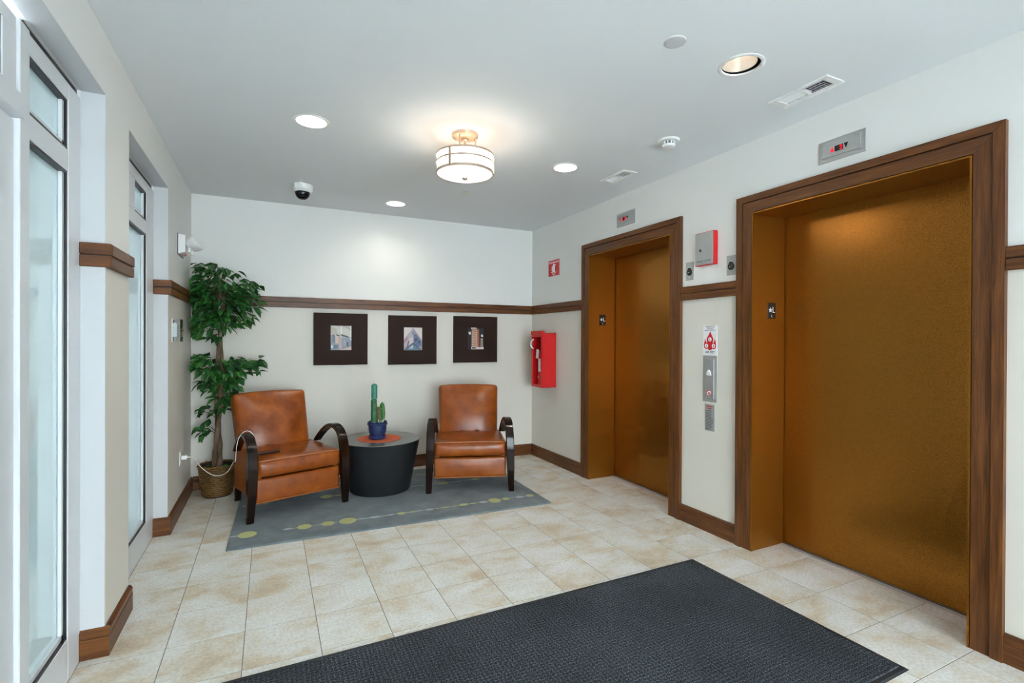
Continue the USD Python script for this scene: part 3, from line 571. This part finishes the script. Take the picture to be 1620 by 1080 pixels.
# ------------------------------------------------------------------ left wall fittings (local: x along +y, y into the wall)
el = thing('emergency_light', 'white twin head emergency light on left wall above the ficus', 'emergency light', (XL, 4.61, 2.065), 90)
part(el, 'backing_plate', cbox(-.128, .128, -.006, 0, -.082, .078, .001), M_etch)
part(el, 'housing', hull([(x, y, z) for x in (-.122, .122) for y, z0, z1 in ((-.004, -.078, .074), (-.050, -.060, .066)) for z in (z0, z1)]), M_whiteplastic)
for sx in (-.055, .075):
    hd = part(el, 'lamp_head', place(lathe([(0, -.045), (.025, -.042), (.040, -.022), (.050, .010), (.052, .030), (.048, .036), (0, .036)], 36), (sx, -.092, .022), rx=62, rz=-14), M_whiteplastic, smooth=40)
    part(hd, 'lens', place(lathe([(0, .040), (.03, .039), (.046, .0355), (0, .0355)], 36), (sx, -.092, .022), rx=62, rz=-14), M_signwhite, smooth=40)
    part(el, 'swivel', cyl(.012, -.055, -.005, sx, -.068), M_whiteplastic)
part(el, 'test_button', place(cyl(.006, -.004, .004), (-.02, -.040, -.072)), M_redsign)
th = thing('thermostat', 'white thermostat under a clear guard on left wall by the ficus', 'thermostat', (XL, 4.325, 1.405), 90)
part(th, 'body', cbox(-.035, .035, -.028, 0, -.048, .055, .004), M_whiteplastic); part(th, 'display', flat(sbox(-.022, .01, .022, .038), .001, -.028), M_steelplain)
gs = [cbox(-.060, .060, -.052, -.050, -.080, .080), cbox(-.060, -.058, -.052, 0, -.080, .080), cbox(.058, .060, -.052, 0, -.080, .080), cbox(-.060, .060, -.052, 0, .078, .080), cbox(-.060, .060, -.052, 0, -.080, -.078)]
part(th, 'guard_cover', cat_(gs), M_clear, label='clear plastic guard'); part(th, 'guard_lock', ycyl(.007, -.058, -.052, .045, 0, 14), M_brass)
part(th, 'guard_base', flat(sbox(-.064, -.084, .064, .084).difference(sbox(-.056, -.076, .056, .076)), .004, 0), M_signwhite)
ol = thing('wall_outlet', 'white wall outlet low on left wall beside the basket', 'outlet', (XL, 4.63, .418), 90)
part(ol, 'cover_plate', cbox(-.036, .036, -.006, 0, -.057, .057, .002), M_whiteplastic); part(ol, 'socket', cat_([cbox(-.017, .017, -.008, -.006, -.042, -.012, .001), cbox(-.017, .017, -.008, -.006, .012, .042, .001)]), M_ivory)
ch = thing('charger_plug', 'white phone charger plugged into the wall outlet', 'charger', (XL + .008, 4.63, .418), 90)
part(ch, 'body', cbox(-.014, .014, -.040, -.0005, -.016, .016, .003), M_cable); part(ch, 'connector', cbox(-.006, .006, -.058, -.040, -.004, .004, .001), M_cable)

# ------------------------------------------------------------------ rug and entry mat
RA = math.degrees(math.atan2(3.565 - 3.628, 2.093 + .249))
rg = thing('area_rug', 'grey blue rug with rows of olive and silver dots under the chairs', 'rug', (-.249, 3.628, 0.0), RA)
RWd, RLn, RZ = 2.343, 1.47, .012
part(rg, 'field', hull([(x, y, z) for x in (0, RWd) for y in (0, RLn) for z in (.0006, .008)] + [(x, y, RZ) for x in (.004, RWd - .004) for y in (.004, RLn - .004)]), M_rug)
def dots(y, specs):
    for x, rx, ry, c in specs:
        part(rg, 'dot', prism(affinity.scale(Point(x, y).buffer(1, 12), rx, ry), RZ - .001, RZ + .0012), M_dotg if c else M_dotw)
    xs = sorted(s[0] for s in specs)
    for a, b in zip(xs[:-1], xs[1:]):
        if b - a < .2: part(rg, 'thread', prism(sbox(a, y - .003, b, y + .003), RZ - .001, RZ + .0008), M_dotw)
row = [(.025, .025, .010, 0), (.108, .058, .058, 1), (.36, .032, .018, 0), (.468, .047, .047, 1), (.625, .045, .042, 1), (.762, .060, .060, 1), (.955, .038, .016, 0), (1.075, .022, .010, 0), (1.155, .030, .024, 1), (1.235, .025, .008, 1), (1.30, .02, .008, 0), (1.375, .034, .018, 0), (1.44, .02, .007, 1), (1.51, .035, .012, 1), (1.585, .02, .008, 1), (1.66, .040, .024, 1), (1.745, .03, .012, 1), (1.83, .036, .026, 0), (1.93, .050, .055, 1), (2.03, .032, .030, 1), (2.16, .036, .026, 0), (2.255, .034, .030, 1)]
dots(.222, row)
dots(.885, [(.075, .045, .022, 0), (.20, .02, .01, 1), (.66, .05, .045, 1), (.78, .055, .02, 1), (.95, .03, .012, 0), (1.10, .03, .012, 1), (1.25, .02, .008, 0), (1.415, .03, .012, 0), (1.475, .03, .010, 0), (1.56, .03, .010, 0), (1.68, .05, .040, 1), (1.84, .03, .012, 0), (2.0, .04, .03, 1), (2.2, .03, .02, 0)])
dots(1.255, [(.10, .05, .045, 1), (.35, .03, .012, 0), (.55, .05, .03, 1), (.8, .03, .012, 0), (1.0, .04, .03, 1), (1.25, .03, .01, 0), (1.545, .03, .01, 1), (1.66, .045, .03, 1), (1.85, .03, .01, 0), (2.05, .05, .045, 1), (2.25, .03, .02, 0)])
MA = math.degrees(math.atan2(2.283 - 2.249, 2.341 + .2))
em = thing('entry_mat', 'large charcoal woven entrance mat in the foreground', 'mat', (2.348, 2.283, 0), MA)
MW, ML = 2.88, 1.155
part(em, 'border', hull([(x, y, .0006) for x in (-MW, 0) for y in (-ML, 0)] + [(x, y, .006) for x in (-MW + .008, -.008) for y in (-ML + .008, -.008)]), M_rubber, label='thin black rubber border')
part(em, 'pile', hull([(x, y, .003) for x in (-MW + .022, -.022) for y in (-ML + .022, -.022)] + [(x, y, .010) for x in (-MW + .028, -.028) for y in (-ML + .028, -.028)]), M_mat)

# ------------------------------------------------------------------ leather chairs
RUGZ = RZ + .0013
def sweep_yz(x, path, wid, thk, n=5):
    """band of width wid (x) and thickness thk swept along a path in (y, z)"""
    path = np.asarray(path, float); t = np.gradient(path, axis=0); t /= np.linalg.norm(t, axis=1, keepdims=True)
    nr = np.stack([-t[:, 1], t[:, 0]], 1); V = []
    wid = np.broadcast_to(wid, len(path)); thk = np.broadcast_to(thk, len(path)); x = np.broadcast_to(x, len(path))
    for p, q, w_, h_, xx in zip(path, nr, wid, thk, x):
        c = min(.006, w_ * .2, h_ * .3); a, b = w_ / 2, h_ / 2
        for u, v in ((-a + c, -b), (a - c, -b), (a, -b + c), (a, b - c), (a - c, b), (-a + c, b), (-a, b - c), (-a, -b + c)):
            V.append((xx + u, p[0] + q[0] * v, p[1] + q[1] * v))
    V = np.array(V); V[:, 2] = np.maximum(V[:, 2], 0.0)
    return ring_mesh(V, len(path), 8)
def make_chair(label, loc, rot):
    t = thing('leather_armchair', label, 'armchair', loc, rot, 'cognac leather armchairs')
    arm = spline([(.010, 0), (.006, .14), (0, .30), (.002, .42), (.022, .515), (.075, .583), (.16, .610), (.25, .598), (.34, .555), (.42, .497), (.475, .452)], 70)
    k = np.linspace(0, 1, 70)
    thk = np.interp(k, [0, .18, .35, .5, .8, 1], [.036, .052, .056, .040, .030, .026]); wid = np.interp(k, [0, .2, .42, 1], [.048, .062, .070, .062])
    for s in (-1, 1):
        xs = s * np.interp(k, [0, .25, .6, 1], [.361, .352, .342, .322])
        part(t, 'front_leg_and_arm', sweep_yz(xs, arm, wid, thk), M_espresso, label='dark bentwood leg curving into the armrest', smooth=35)
        rl = spline([(.60, .20), (.615, .10), (.64, 0)], 12)
        part(t, 'rear_leg', sweep_yz(s * .275, rl, .045, np.linspace(.055, .036, 12)), M_espresso, smooth=35)
        part(t, 'side_panel', place(softbox(.022, .275, .155, .014, 6), (s * .292, .31, .285)), M_leather, smooth=True)
    def skirt(v):
        v = v.copy(); f = np.clip((-v[:, 1] - .24) / .03, 0, 1); q = (1 - (v[:, 0] / .318) ** 2) * (1 - (v[:, 2] / .095) ** 2)
        v[:, 1] -= .012 * f * np.clip(q, 0, 1); return v
    part(t, 'seat_base', place(softbox(.316, .275, .0875, .018, 14, skirt), (0, .292, .2145)), M_leather, smooth=True)
    part(t, 'bottom_piping', tube([(-.312, .30, .128), (-.316, .022, .128), (.316, .022, .128), (.312, .30, .128)], .005), M_piping, smooth=40)
    def cush(v):
        v = v.copy(); x, y, z = v[:, 0] / .316, v[:, 1] / .265, v[:, 2] / .064
        bul = np.clip((1 - x ** 4) * (1 - y ** 4), 0, 1)
        v[:, 2] += np.where(z > 0, .014 * bul * z, .004 * bul * z)
        fr = np.clip(-y, 0, 1) ** 6 * (1 - z ** 2) * (1 - x ** 6); v[:, 1] -= .020 * fr
        wr = np.sin(v[:, 0] * 60 + 3 * np.sin(v[:, 0] * 17)) * np.exp(-((y + 1) / .25) ** 2) * .0022 * (z + .4)
        v[:, 1] += wr; return v
    part(t, 'seat_cushion', place(softbox(.316, .265, .064, .030, 22, cush), (0, .262, .377)), M_leather, smooth=True)
    pth = [(-.300, .46, .426), (-.306, .05, .432), (-.296, .006, .434)] + [(x, -.006 - .004 * (1 - (x / .3) ** 2), .436 + .006 * (1 - (x / .3) ** 2)) for x in np.linspace(-.27, .27, 13)] + [(.296, .006, .434), (.306, .05, .432), (.300, .46, .426)]
    part(t, 'cushion_piping', tube(spline(pth, 80), .0048), M_piping, smooth=40)
    def back(v):
        v = v.copy(); x, z = v[:, 0] / .29, v[:, 2] / .30
        v[:, 1] -= np.where(v[:, 1] < 0, 1, 0) * .070 * np.clip((1 - np.abs(x) ** 3) * (1 - z ** 2), 0, 1)
        v[:, 0] *= 1.0 + .030 * z
        v[:, 2] += np.clip(z, 0, 1) * .014 * (1 - x ** 2); return v
    # leaning back: pivot at the seat
    part(t, 'backrest', place(softbox(.288, .062, .300, .030, 18, back), (0, .655, .575), rx=-18), M_leather, smooth=True)
    return t
C1, A1 = (.2195, 4.1695), math.degrees(math.atan2(.209, .647))
C2, A2 = (1.5815, 4.0875), math.degrees(math.atan2(-.229, .661))
ch1 = make_chair('cognac leather armchair left of the drum table, phone on its seat', (*C1, RUGZ), A1)
dup(ch1, 'leather_armchair', 'cognac leather armchair right of the drum table, seat empty', 'armchair', (*C2, RUGZ), A2, 'cognac leather armchairs')
def chair_pt(x, y, z): a = math.radians(A1); return np.array([C1[0] + x * math.cos(a) - y * math.sin(a), C1[1] + x * math.sin(a) + y * math.cos(a), z + RUGZ])
# ------------------------------------------------------------------ drum table with cactus
TC, TZ = (.893, 4.54), .462
tb = thing('drum_table', 'black tapered round drum table between the leather chairs', 'table', (*TC, RUGZ))
hT = TZ - RUGZ
part(tb, 'drum', lathe([(0, 0), (.256, 0), (.262, .006), (.345, hT - .010), (.345, hT - .008), (0, hT - .008)], 96), M_tableside, smooth=35)
part(tb, 'table_top', lathe([(0, hT - .008), (.346, hT - .008), (.351, hT - .005), (.351, hT - .002), (.348, hT), (0, hT)], 96), M_tabletop, smooth=30)
solo('placemat', lathe([(0, 0.0002), (.188, 0.0002), (.190, .002), (.188, .004), (0, .004)], 72, (.882, 4.53, TZ)), M_orange, 'round orange placemat under the cactus pot on drum table', 'placemat', smooth=30)
PZ = TZ + .004
cx = thing('cactus_pot', 'navy blue glazed pot of three cacti on the orange placemat', 'potted cactus', (.862, 4.515, PZ))
part(cx, 'saucer', lathe([(0, 0), (.066, 0), (.074, .006), (.076, .030), (.073, .032), (.070, .012), (0, .012)], 48), M_navy, smooth=35)
part(cx, 'pot', lathe([(0, .012), (.058, .012), (.064, .030), (.074, .060), (.079, .100), (.077, .128), (.084, .140), (.086, .150), (.082, .154), (.074, .148), (.070, .125), (0, .120)], 56), M_navy, smooth=40)
part(cx, 'rope_band', cat_([place(trimesh.creation.icosphere(1, .007), (.081 * math.cos(a), .081 * math.sin(a), .131 + .003 * math.sin(5 * a)), 0) for a in np.linspace(0, 2 * math.pi, 37)[:-1]]), M_navy, smooth=40)
part(cx, 'pebbles', lathe([(0, .141), (.05, .140), (.0735, .136), (.0735, .13), (0, .13)], 32), M_pebbles, smooth=30)
def cactus(x, y, z0, hgt, r, ribs, tap=.0, bulge=0.0):
    n, m = ribs * 6, 26; V = []
    for i in range(m):
        k = i / (m - 1); pr = (1 - max(0, (k - .86) / .14) ** 2.2 * .96) * (1 + bulge * math.sin(math.pi * k)) * (1 - tap * k)
        for j in range(n):
            a = 2 * math.pi * j / n; rr = r * pr * (1 + .11 * math.cos(ribs * a)); V.append((x + rr * math.cos(a), y + rr * math.sin(a), z0 + hgt * k))
    return ring_mesh(np.array(V), m, n)
c1 = part(cx, 'cactus_stem', cactus(-.032, -.005, .150, .215, .024, 6), M_cactus, label='tall ribbed green cactus column', smooth=50)
part(c1, 'graft', cactus(-.030, -.005, .355, .135, .0235, 6), M_teal, label='blue green upper cactus section', smooth=50)
part(cx, 'cactus_stem', cactus(.006, -.018, .135, .150, .019, 7, 0, .15), M_cactus3, label='short brownish cactus', smooth=50)
part(cx, 'cactus_stem', cactus(.042, .004, .150, .172, .017, 7, .2, .55), M_cactus2, label='bright green spindle shaped cactus', smooth=50)
rs = random.Random(3); sp_ = []
for x, y, z0, z1, r in ((-.031, -.005, .17, .48, .0265), (.006, -.018, .15, .28, .022), (.042, .004, .17, .31, .024)):
    for _ in range(110):
        a = rs.uniform(0, 2 * math.pi); z = rs.uniform(z0, z1); d = np.array([math.cos(a), math.sin(a), rs.uniform(-.3, .6)])
        p = np.array([x + r * math.cos(a), y + r * math.sin(a), z]); sp_.append(tube([p, p + d * .008], [.0008, .0002], 3))
part(cx, 'spines', cat_(sp_), M_spine, kind='stuff')
part(cx, 'tip', place(trimesh.creation.icosphere(2, .010), (.006, -.018, .286)), M_yellow, smooth=True)
for k in range(7):
    a = k * .9; part(cx, 'succulent_leaf', tube([(.022 + .012 * math.cos(a), -.035 + .012 * math.sin(a), .140), (.022 + .024 * math.cos(a), -.035 + .024 * math.sin(a), .158), (.022 + .030 * math.cos(a), -.035 + .03 * math.sin(a), .180)], [.005, .004, .0006], 6), M_pebbles, smooth=40)

# ------------------------------------------------------------------ phone and cable
ph = thing('phone', 'black phone lying on the left armchair seat', 'phone', (*chair_pt(-.195, .16, .4615)[:2], .4615 + RUGZ), A1 + 4)
part(ph, 'case', cbox(-.082, .082, -.038, .038, .000, .010, .003), M_black); part(ph, 'screen', cbox(-.076, .076, -.034, .034, .010, .0106), M_domeglass)
a0 = np.array([XL + .066, 4.63, .418]); aw = lambda x, y, z: chair_pt(x, y, z)
pts = [a0, a0 + (.03, -.02, -.004), (-.50, 4.56, .375), (-.44, 4.55, .305), (-.375, 4.55, .268), (-.31, 4.54, .285), (-.265, 4.50, .36), aw(-.405, .20, .45), aw(-.395, .20, .55), aw(-.372, .19, .617), aw(-.335, .175, .644), aw(-.300, .165, .62), aw(-.292, .16, .53), aw(-.287, .158, .475), aw(-.280, .158, .468)]
solo('charging_cable', tube(spline(pts, 140), .0026, 8), M_cable, 'thin white charging cable hanging from outlet across left chair arm', 'cable', smooth=60)

# ------------------------------------------------------------------ wall pictures
def picture(label, x, w_, h_, zc, shapes, pw=.197, phh=.242, zoff=0.012):
    t = thing('wall_picture', label, 'picture', (x, YB, zc), 0, 'dark square wall pictures')
    part(t, 'panel', flat(sbox(-w_ / 2, -h_ / 2, w_ / 2, h_ / 2).difference(sbox(-pw / 2, -phh / 2 + zoff, pw / 2, phh / 2 + zoff)), .030, 0), M_panel)
    p0 = part(t, 'photo', flat(sbox(-pw / 2, -phh / 2 + zoff, pw / 2, phh / 2 + zoff), .020, -.001), shapes[0], label='small city photograph')
    for k, (poly, m) in enumerate(shapes[1]):
        g = Polygon([(-pw / 2 + a * pw, -phh / 2 + zoff + b * phh) for a, b in poly]).buffer(0)
        part(p0, 'print', flat(g, .0002, -.0210 - .0002 * k), m)
cc = {}
def ink(r, g, b):
    k = (r, g, b)
    if k not in cc: cc[k] = pm('print_%03d_%03d_%03d' % k, tuple(((v / 255) ** 2.2) * .9 for v in k), .5)
    return cc[k]
A_ = [([(0, .62), (.55, .52), (1, .47), (1, 0), (0, 0)], ink(140, 150, 165)), ([(0, .98), (.3, .86), (.3, .7), (0, .74)], ink(185, 178, 165)), ([(.48, 1), (.53, 1), (.53, .6), (.48, .6)], ink(235, 235, 232)), ([(.94, 1), (1, 1), (1, .4), (.94, .4)], ink(235, 235, 230)),
      ([(0, .78), (1, .53), (1, .47), (0, .68)], ink(190, 182, 172)), ([(.22, .60), (.38, .55), (.38, .26), (.22, .28)], ink(210, 185, 165)), ([(.40, .56), (.54, .52), (.54, .02), (.40, 0)], ink(190, 165, 165)), ([(.5, .66), (.86, .56), (.86, .49), (.5, .58)], ink(80, 85, 95)), ([(.25, .64), (.42, .60), (.42, .56), (.25, .60)], ink(60, 60, 70)),
      ([(.76, .34), (.86, .32), (.86, .14), (.76, .14)], ink(95, 95, 105)), ([(.60, .42), (.72, .40), (.72, .2), (.60, .18)], ink(165, 160, 175)), ([(.03, .20), (.08, .22), (.11, .1), (.03, .08)], ink(232, 234, 238)), ([(.15, .22), (.34, .2), (.34, .08), (.15, .06)], ink(95, 115, 130)), ([(.5, .02), (1, .16), (1, 0), (.5, 0)], ink(205, 180, 175)),
      ([(.62, 1), (.72, 1), (.95, .86), (.95, .80)], ink(180, 165, 170)), ([(.08, .66), (.2, .62), (.2, .3), (.08, .3)], ink(110, 118, 135))]
B_ = [([(.5, 1), (1, .45), (1, 0), (0, 0), (0, .44)], ink(160, 148, 162)), ([(.5, 1), (.26, .70), (.05, .46), (0, .1), (.36, .3), (.52, .5)], ink(182, 172, 182)), ([(.55, .70), (.66, .72), (.96, .40), (.96, .2), (.72, .14), (.55, .2)], ink(95, 110, 140)), ([(0, .44), (.2, .6), (.22, .48), (.02, .3)], ink(170, 130, 140)),
      ([(.28, .5), (.48, .6), (.5, .34), (.3, .22)], ink(205, 195, 200)), ([(.02, 0), (.5, .32), (.96, 0)], ink(95, 125, 145)), ([(.02, .0), (.08, .0), (.5, .29), (.94, 0), (.98, 0), (.5, .335)], ink(55, 60, 75)), ([(.25, .08), (.5, .24), (.5, .08)], ink(190, 200, 205)), ([(.6, .5), (.72, .55), (.72, .42), (.6, .38)], ink(60, 72, 95)), ([(.78, .45), (.88, .4), (.88, .28), (.78, .32)], ink(60, 72, 95)), ([(.44, .8), (.52, .86), (.56, .72), (.46, .66)], ink(135, 130, 160)), ([(.16, .1), (.22, .14), (.30, .42), (.24, .40)], ink(110, 80, 90))]
C_ = [([(0, 1), (.2, 1), (.2, .0), (0, 0)], ink(20, 22, 36)), ([(.2, 1), (.52, 1), (.52, .96), (.2, .94)], ink(225, 215, 220)), ([(.24, .92), (.56, .98), (.60, .90), (.60, .06), (.24, .04)], ink(205, 165, 140)), ([(.62, .94), (.70, .94), (.72, .05), (.60, .05)], ink(165, 95, 75)), ([(.06, .80), (.2, .8), (.2, .68), (.14, .66), (.06, .72)], ink(225, 215, 225)), ([(.82, .7), (.94, .66), (.94, .56), (.82, .58)], ink(240, 235, 230)), ([(.80, .5), (.92, .5), (.94, .05), (.78, .05)], ink(185, 160, 145)), ([(.84, .42), (.88, .42), (.88, .08), (.84, .08)], ink(90, 70, 60)),
      ([(.22, .1), (.98, .1), (.98, .0), (.22, 0)], ink(215, 205, 205)), ([(.28, .09), (.5, .09), (.5, .03), (.28, .03)], ink(40, 25, 25)), ([(.72, .95), (1, .95), (1, .72), (.80, .74)], ink(30, 30, 50))]
for k in range(10): C_.append(([(.26, .88 - k * .078), (.57, .91 - k * .079), (.57, .885 - k * .079), (.26, .855 - k * .078)], ink(135, 90, 75)))
for k in range(4): C_.append(([(.30 + k * .07, .88), (.315 + k * .07, .88), (.315 + k * .07, .12), (.30 + k * .07, .12)], ink(225, 190, 165)))
picture('dark square picture of a grey street, leftmost of three', .636, .510, .512, 1.348, (ink(205, 200, 192), A_))
picture('dark square picture of a pointed tower, middle of three', 1.358, .512, .512, 1.341, (ink(222, 210, 205), B_))
picture('dark square picture of a brick block, rightmost of three', 2.070, .516, .512, 1.350, (ink(22, 20, 30), C_))

# ------------------------------------------------------------------ ficus in a basket
BX, BY = -.405, 4.985
bk = thing('wicker_basket', 'bronze woven wicker basket holding the ficus tree', 'basket', (BX, BY, 0))
part(bk, 'liner', lathe([(0, .001), (.106, .001), (.136, .262), (.130, .262), (.126, .222), (0, .222)], 48), M_wickerdark, smooth=40)
wv = []
NR, NC = 15, 40
for i in range(NR):
    z = .012 + (i + .5) * .0160; r = .112 + .031 * (z / .262)
    for j in range(NC):
        a = 2 * math.pi * (j + .5 * (i % 2)) / NC; o = .004
        m = trimesh.creation.icosphere(1, 1.0); m.apply_scale((.0055, r * 2.1 * math.pi / NC / 2 * 1.25, .0066)); wv.append(place(m, (r * math.cos(a), r * math.sin(a), z), rz=math.degrees(a)))
part(bk, 'weave', cat_(wv), M_wicker, kind='stuff', smooth=True)
part(bk, 'rim', cat_([tube([((.146 + .004 * math.cos(9 * a + p)) * math.cos(a), (.146 + .004 * math.cos(9 * a + p)) * math.sin(a), .262 + .005 * math.sin(9 * a + p)) for a in np.linspace(0, 2 * math.pi, 120)], .006, 6) for p in (0, math.pi)]), M_wicker, smooth=40)
ft = thing('ficus_tree', 'tall ficus tree with two leafy tiers in left rear corner', 'plant', (BX, BY, .2225))
O = np.array([BX, BY, .2225])
part(ft, 'moss', lathe([(0, .020), (.06, .016), (.1225, .002), (.1225, .0005), (0, .0005)], 32), M_moss, smooth=40)
def trunk(ph, r0, r1, x0):
    n = 60; z = np.linspace(.005, 1.62, n); rr = np.linspace(r0, r1, n)
    return tube(np.stack([x0 + .02 * z + .019 * np.cos(z * 4.2 + ph), .019 * np.sin(z * 4.2 + ph), z], 1), rr * (1 + .12 * np.sin(z * 37 + ph)), 10)
part(ft, 'trunk', trunk(0, .024, .013, -.004), M_bark, smooth=50); part(ft, 'trunk', trunk(math.pi, .021, .012, -.004), M_bark, smooth=50)
rl = random.Random(11)
def leaf_mesh(p, d, up, L, W):
    d = d / np.linalg.norm(d); s = np.cross(d, up); s /= max(np.linalg.norm(s), 1e-6); n = np.cross(s, d)
    V = [p]; fold = .18 * W; prof = [(.18, .62, 0), (.42, 1.0, .02), (.70, .66, .0)]
    for k, w_, c in prof:
        base = p + d * L * k - n * L * .16 * k * k
        V += [base + s * W / 2 * w_ + n * fold * w_, base - n * 0, base - s * W / 2 * w_ + n * fold * w_]
    V.append(p + d * L - n * L * .20)
    F = [(0, 1, 2), (0, 2, 3), (1, 4, 5), (1, 5, 2), (2, 5, 6), (2, 6, 3), (4, 7, 8), (4, 8, 5), (5, 8, 9), (5, 9, 6), (7, 10, 8), (8, 10, 9)]
    return np.array(V), F
CL = [(-.46, 1.945, .17, .05, 34), (-.34, 1.93, .10, .05, 12), (-.50, 1.86, .13, .06, 30), (-.24, 1.80, .17, .08, 58), (-.52, 1.74, .13, .10, 55), (-.40, 1.76, .18, .12, 70), (-.36, 1.64, .24, .10, 80), (-.20, 1.68, .14, .09, 46), (-.28, 1.53, .15, .08, 42), (-.50, 1.55, .14, .12, 50), (-.40, 1.48, .14, .08, 34), (-.53, 1.42, .07, .05, 14), (-.41, 1.36, .07, .05, 8),
      (-.575, 1.16, .08, .06, 26), (-.47, 1.13, .13, .08, 44), (-.21, 1.14, .16, .06, 44), (-.13, 1.10, .07, .08, 16), (-.30, 1.08, .13, .08, 46), (-.40, 1.03, .14, .08, 44), (-.43, .96, .12, .05, 22), (-.29, .98, .10, .07, 26), (-.37, .87, .06, .09, 26), (-.47, .74, .07, .04, 12), (-.49, .60, .055, .075, 14), (-.29, .84, .04, .08, 10), (-.36, .76, .05, .05, 10)]
leaves = []
for X, Z, rx, rz_, n in CL:
    c = np.array([X, BY - .02, Z]); ry = min(.17, rx * 1.0 + .03)
    for q in range(max(2, n // 9)):
        e = c + np.array([rl.uniform(-1, 1) * rx * .7, rl.uniform(-1, 1) * ry * .7, rl.uniform(-.5, .7) * rz_]); e[0] = max(e[0], XL + .04); e[1] = min(e[1], YB - .05)
        zt = min(max(Z - .10 - .3 * abs(X + .39), .45), 1.80); s_ = np.array([-.39, BY, zt]); mid = (s_ + e) / 2 + (0, 0, .03)
        part(ft, 'twig', tube(spline([s_ - O, mid - O, e - O], 8), np.linspace(.0042, .0016, 8), 5), M_twig, smooth=60)
    for _ in range(int(n * 1.2)):
        while True:
            u = np.array([rl.uniform(-1, 1) for _ in range(3)])
            if u @ u <= 1: break
        p = c + u * (rx, ry, rz_)
        out = np.array([p[0] + .38, p[1] - BY, 0]); out /= max(np.linalg.norm(out), .02)
        d = out * rl.uniform(.3, 1.0) + np.array([rl.gauss(0, .45), rl.gauss(0, .45), rl.uniform(-.9, .15)])
        L = rl.uniform(.066, .102); up = np.array([rl.gauss(0, .35), rl.gauss(-.25, .35), 1.0])
        V, F = leaf_mesh(p, d, up, L, L * rl.uniform(.46, .58))
        sh = max(0, XL + .030 - V[:, 0].min()); V[:, 0] += sh; sh = max(0, V[:, 1].max() - (YB - .03)); V[:, 1] -= sh
        if V[:, 1].max() > YB - .005: continue
        leaves.append((V - O, F))
for x, y, a in ((-.05, -.06, 200), (.03, -.075, 300), (.06, -.03, 340), (-.07, -.02, 150)):
    V, F = leaf_mesh(np.array([x * .6, y * .6, .028]), np.array([math.cos(math.radians(a)), math.sin(math.radians(a)), .05]), np.array([0, -.3, 1.0]), .075, .036); leaves.append((V, F))
order = sorted(range(len(leaves)), key=lambda i: leaves[i][0][:, 1].mean())
near = set(order[:296])
for i in order[:296]: part(ft, 'leaf', leaves[i], M_leaf, smooth=False)
part(ft, 'foliage', cat_([trimesh.Trimesh(*leaves[i], process=False) for i in order[296:]]), M_leaf, kind='stuff')
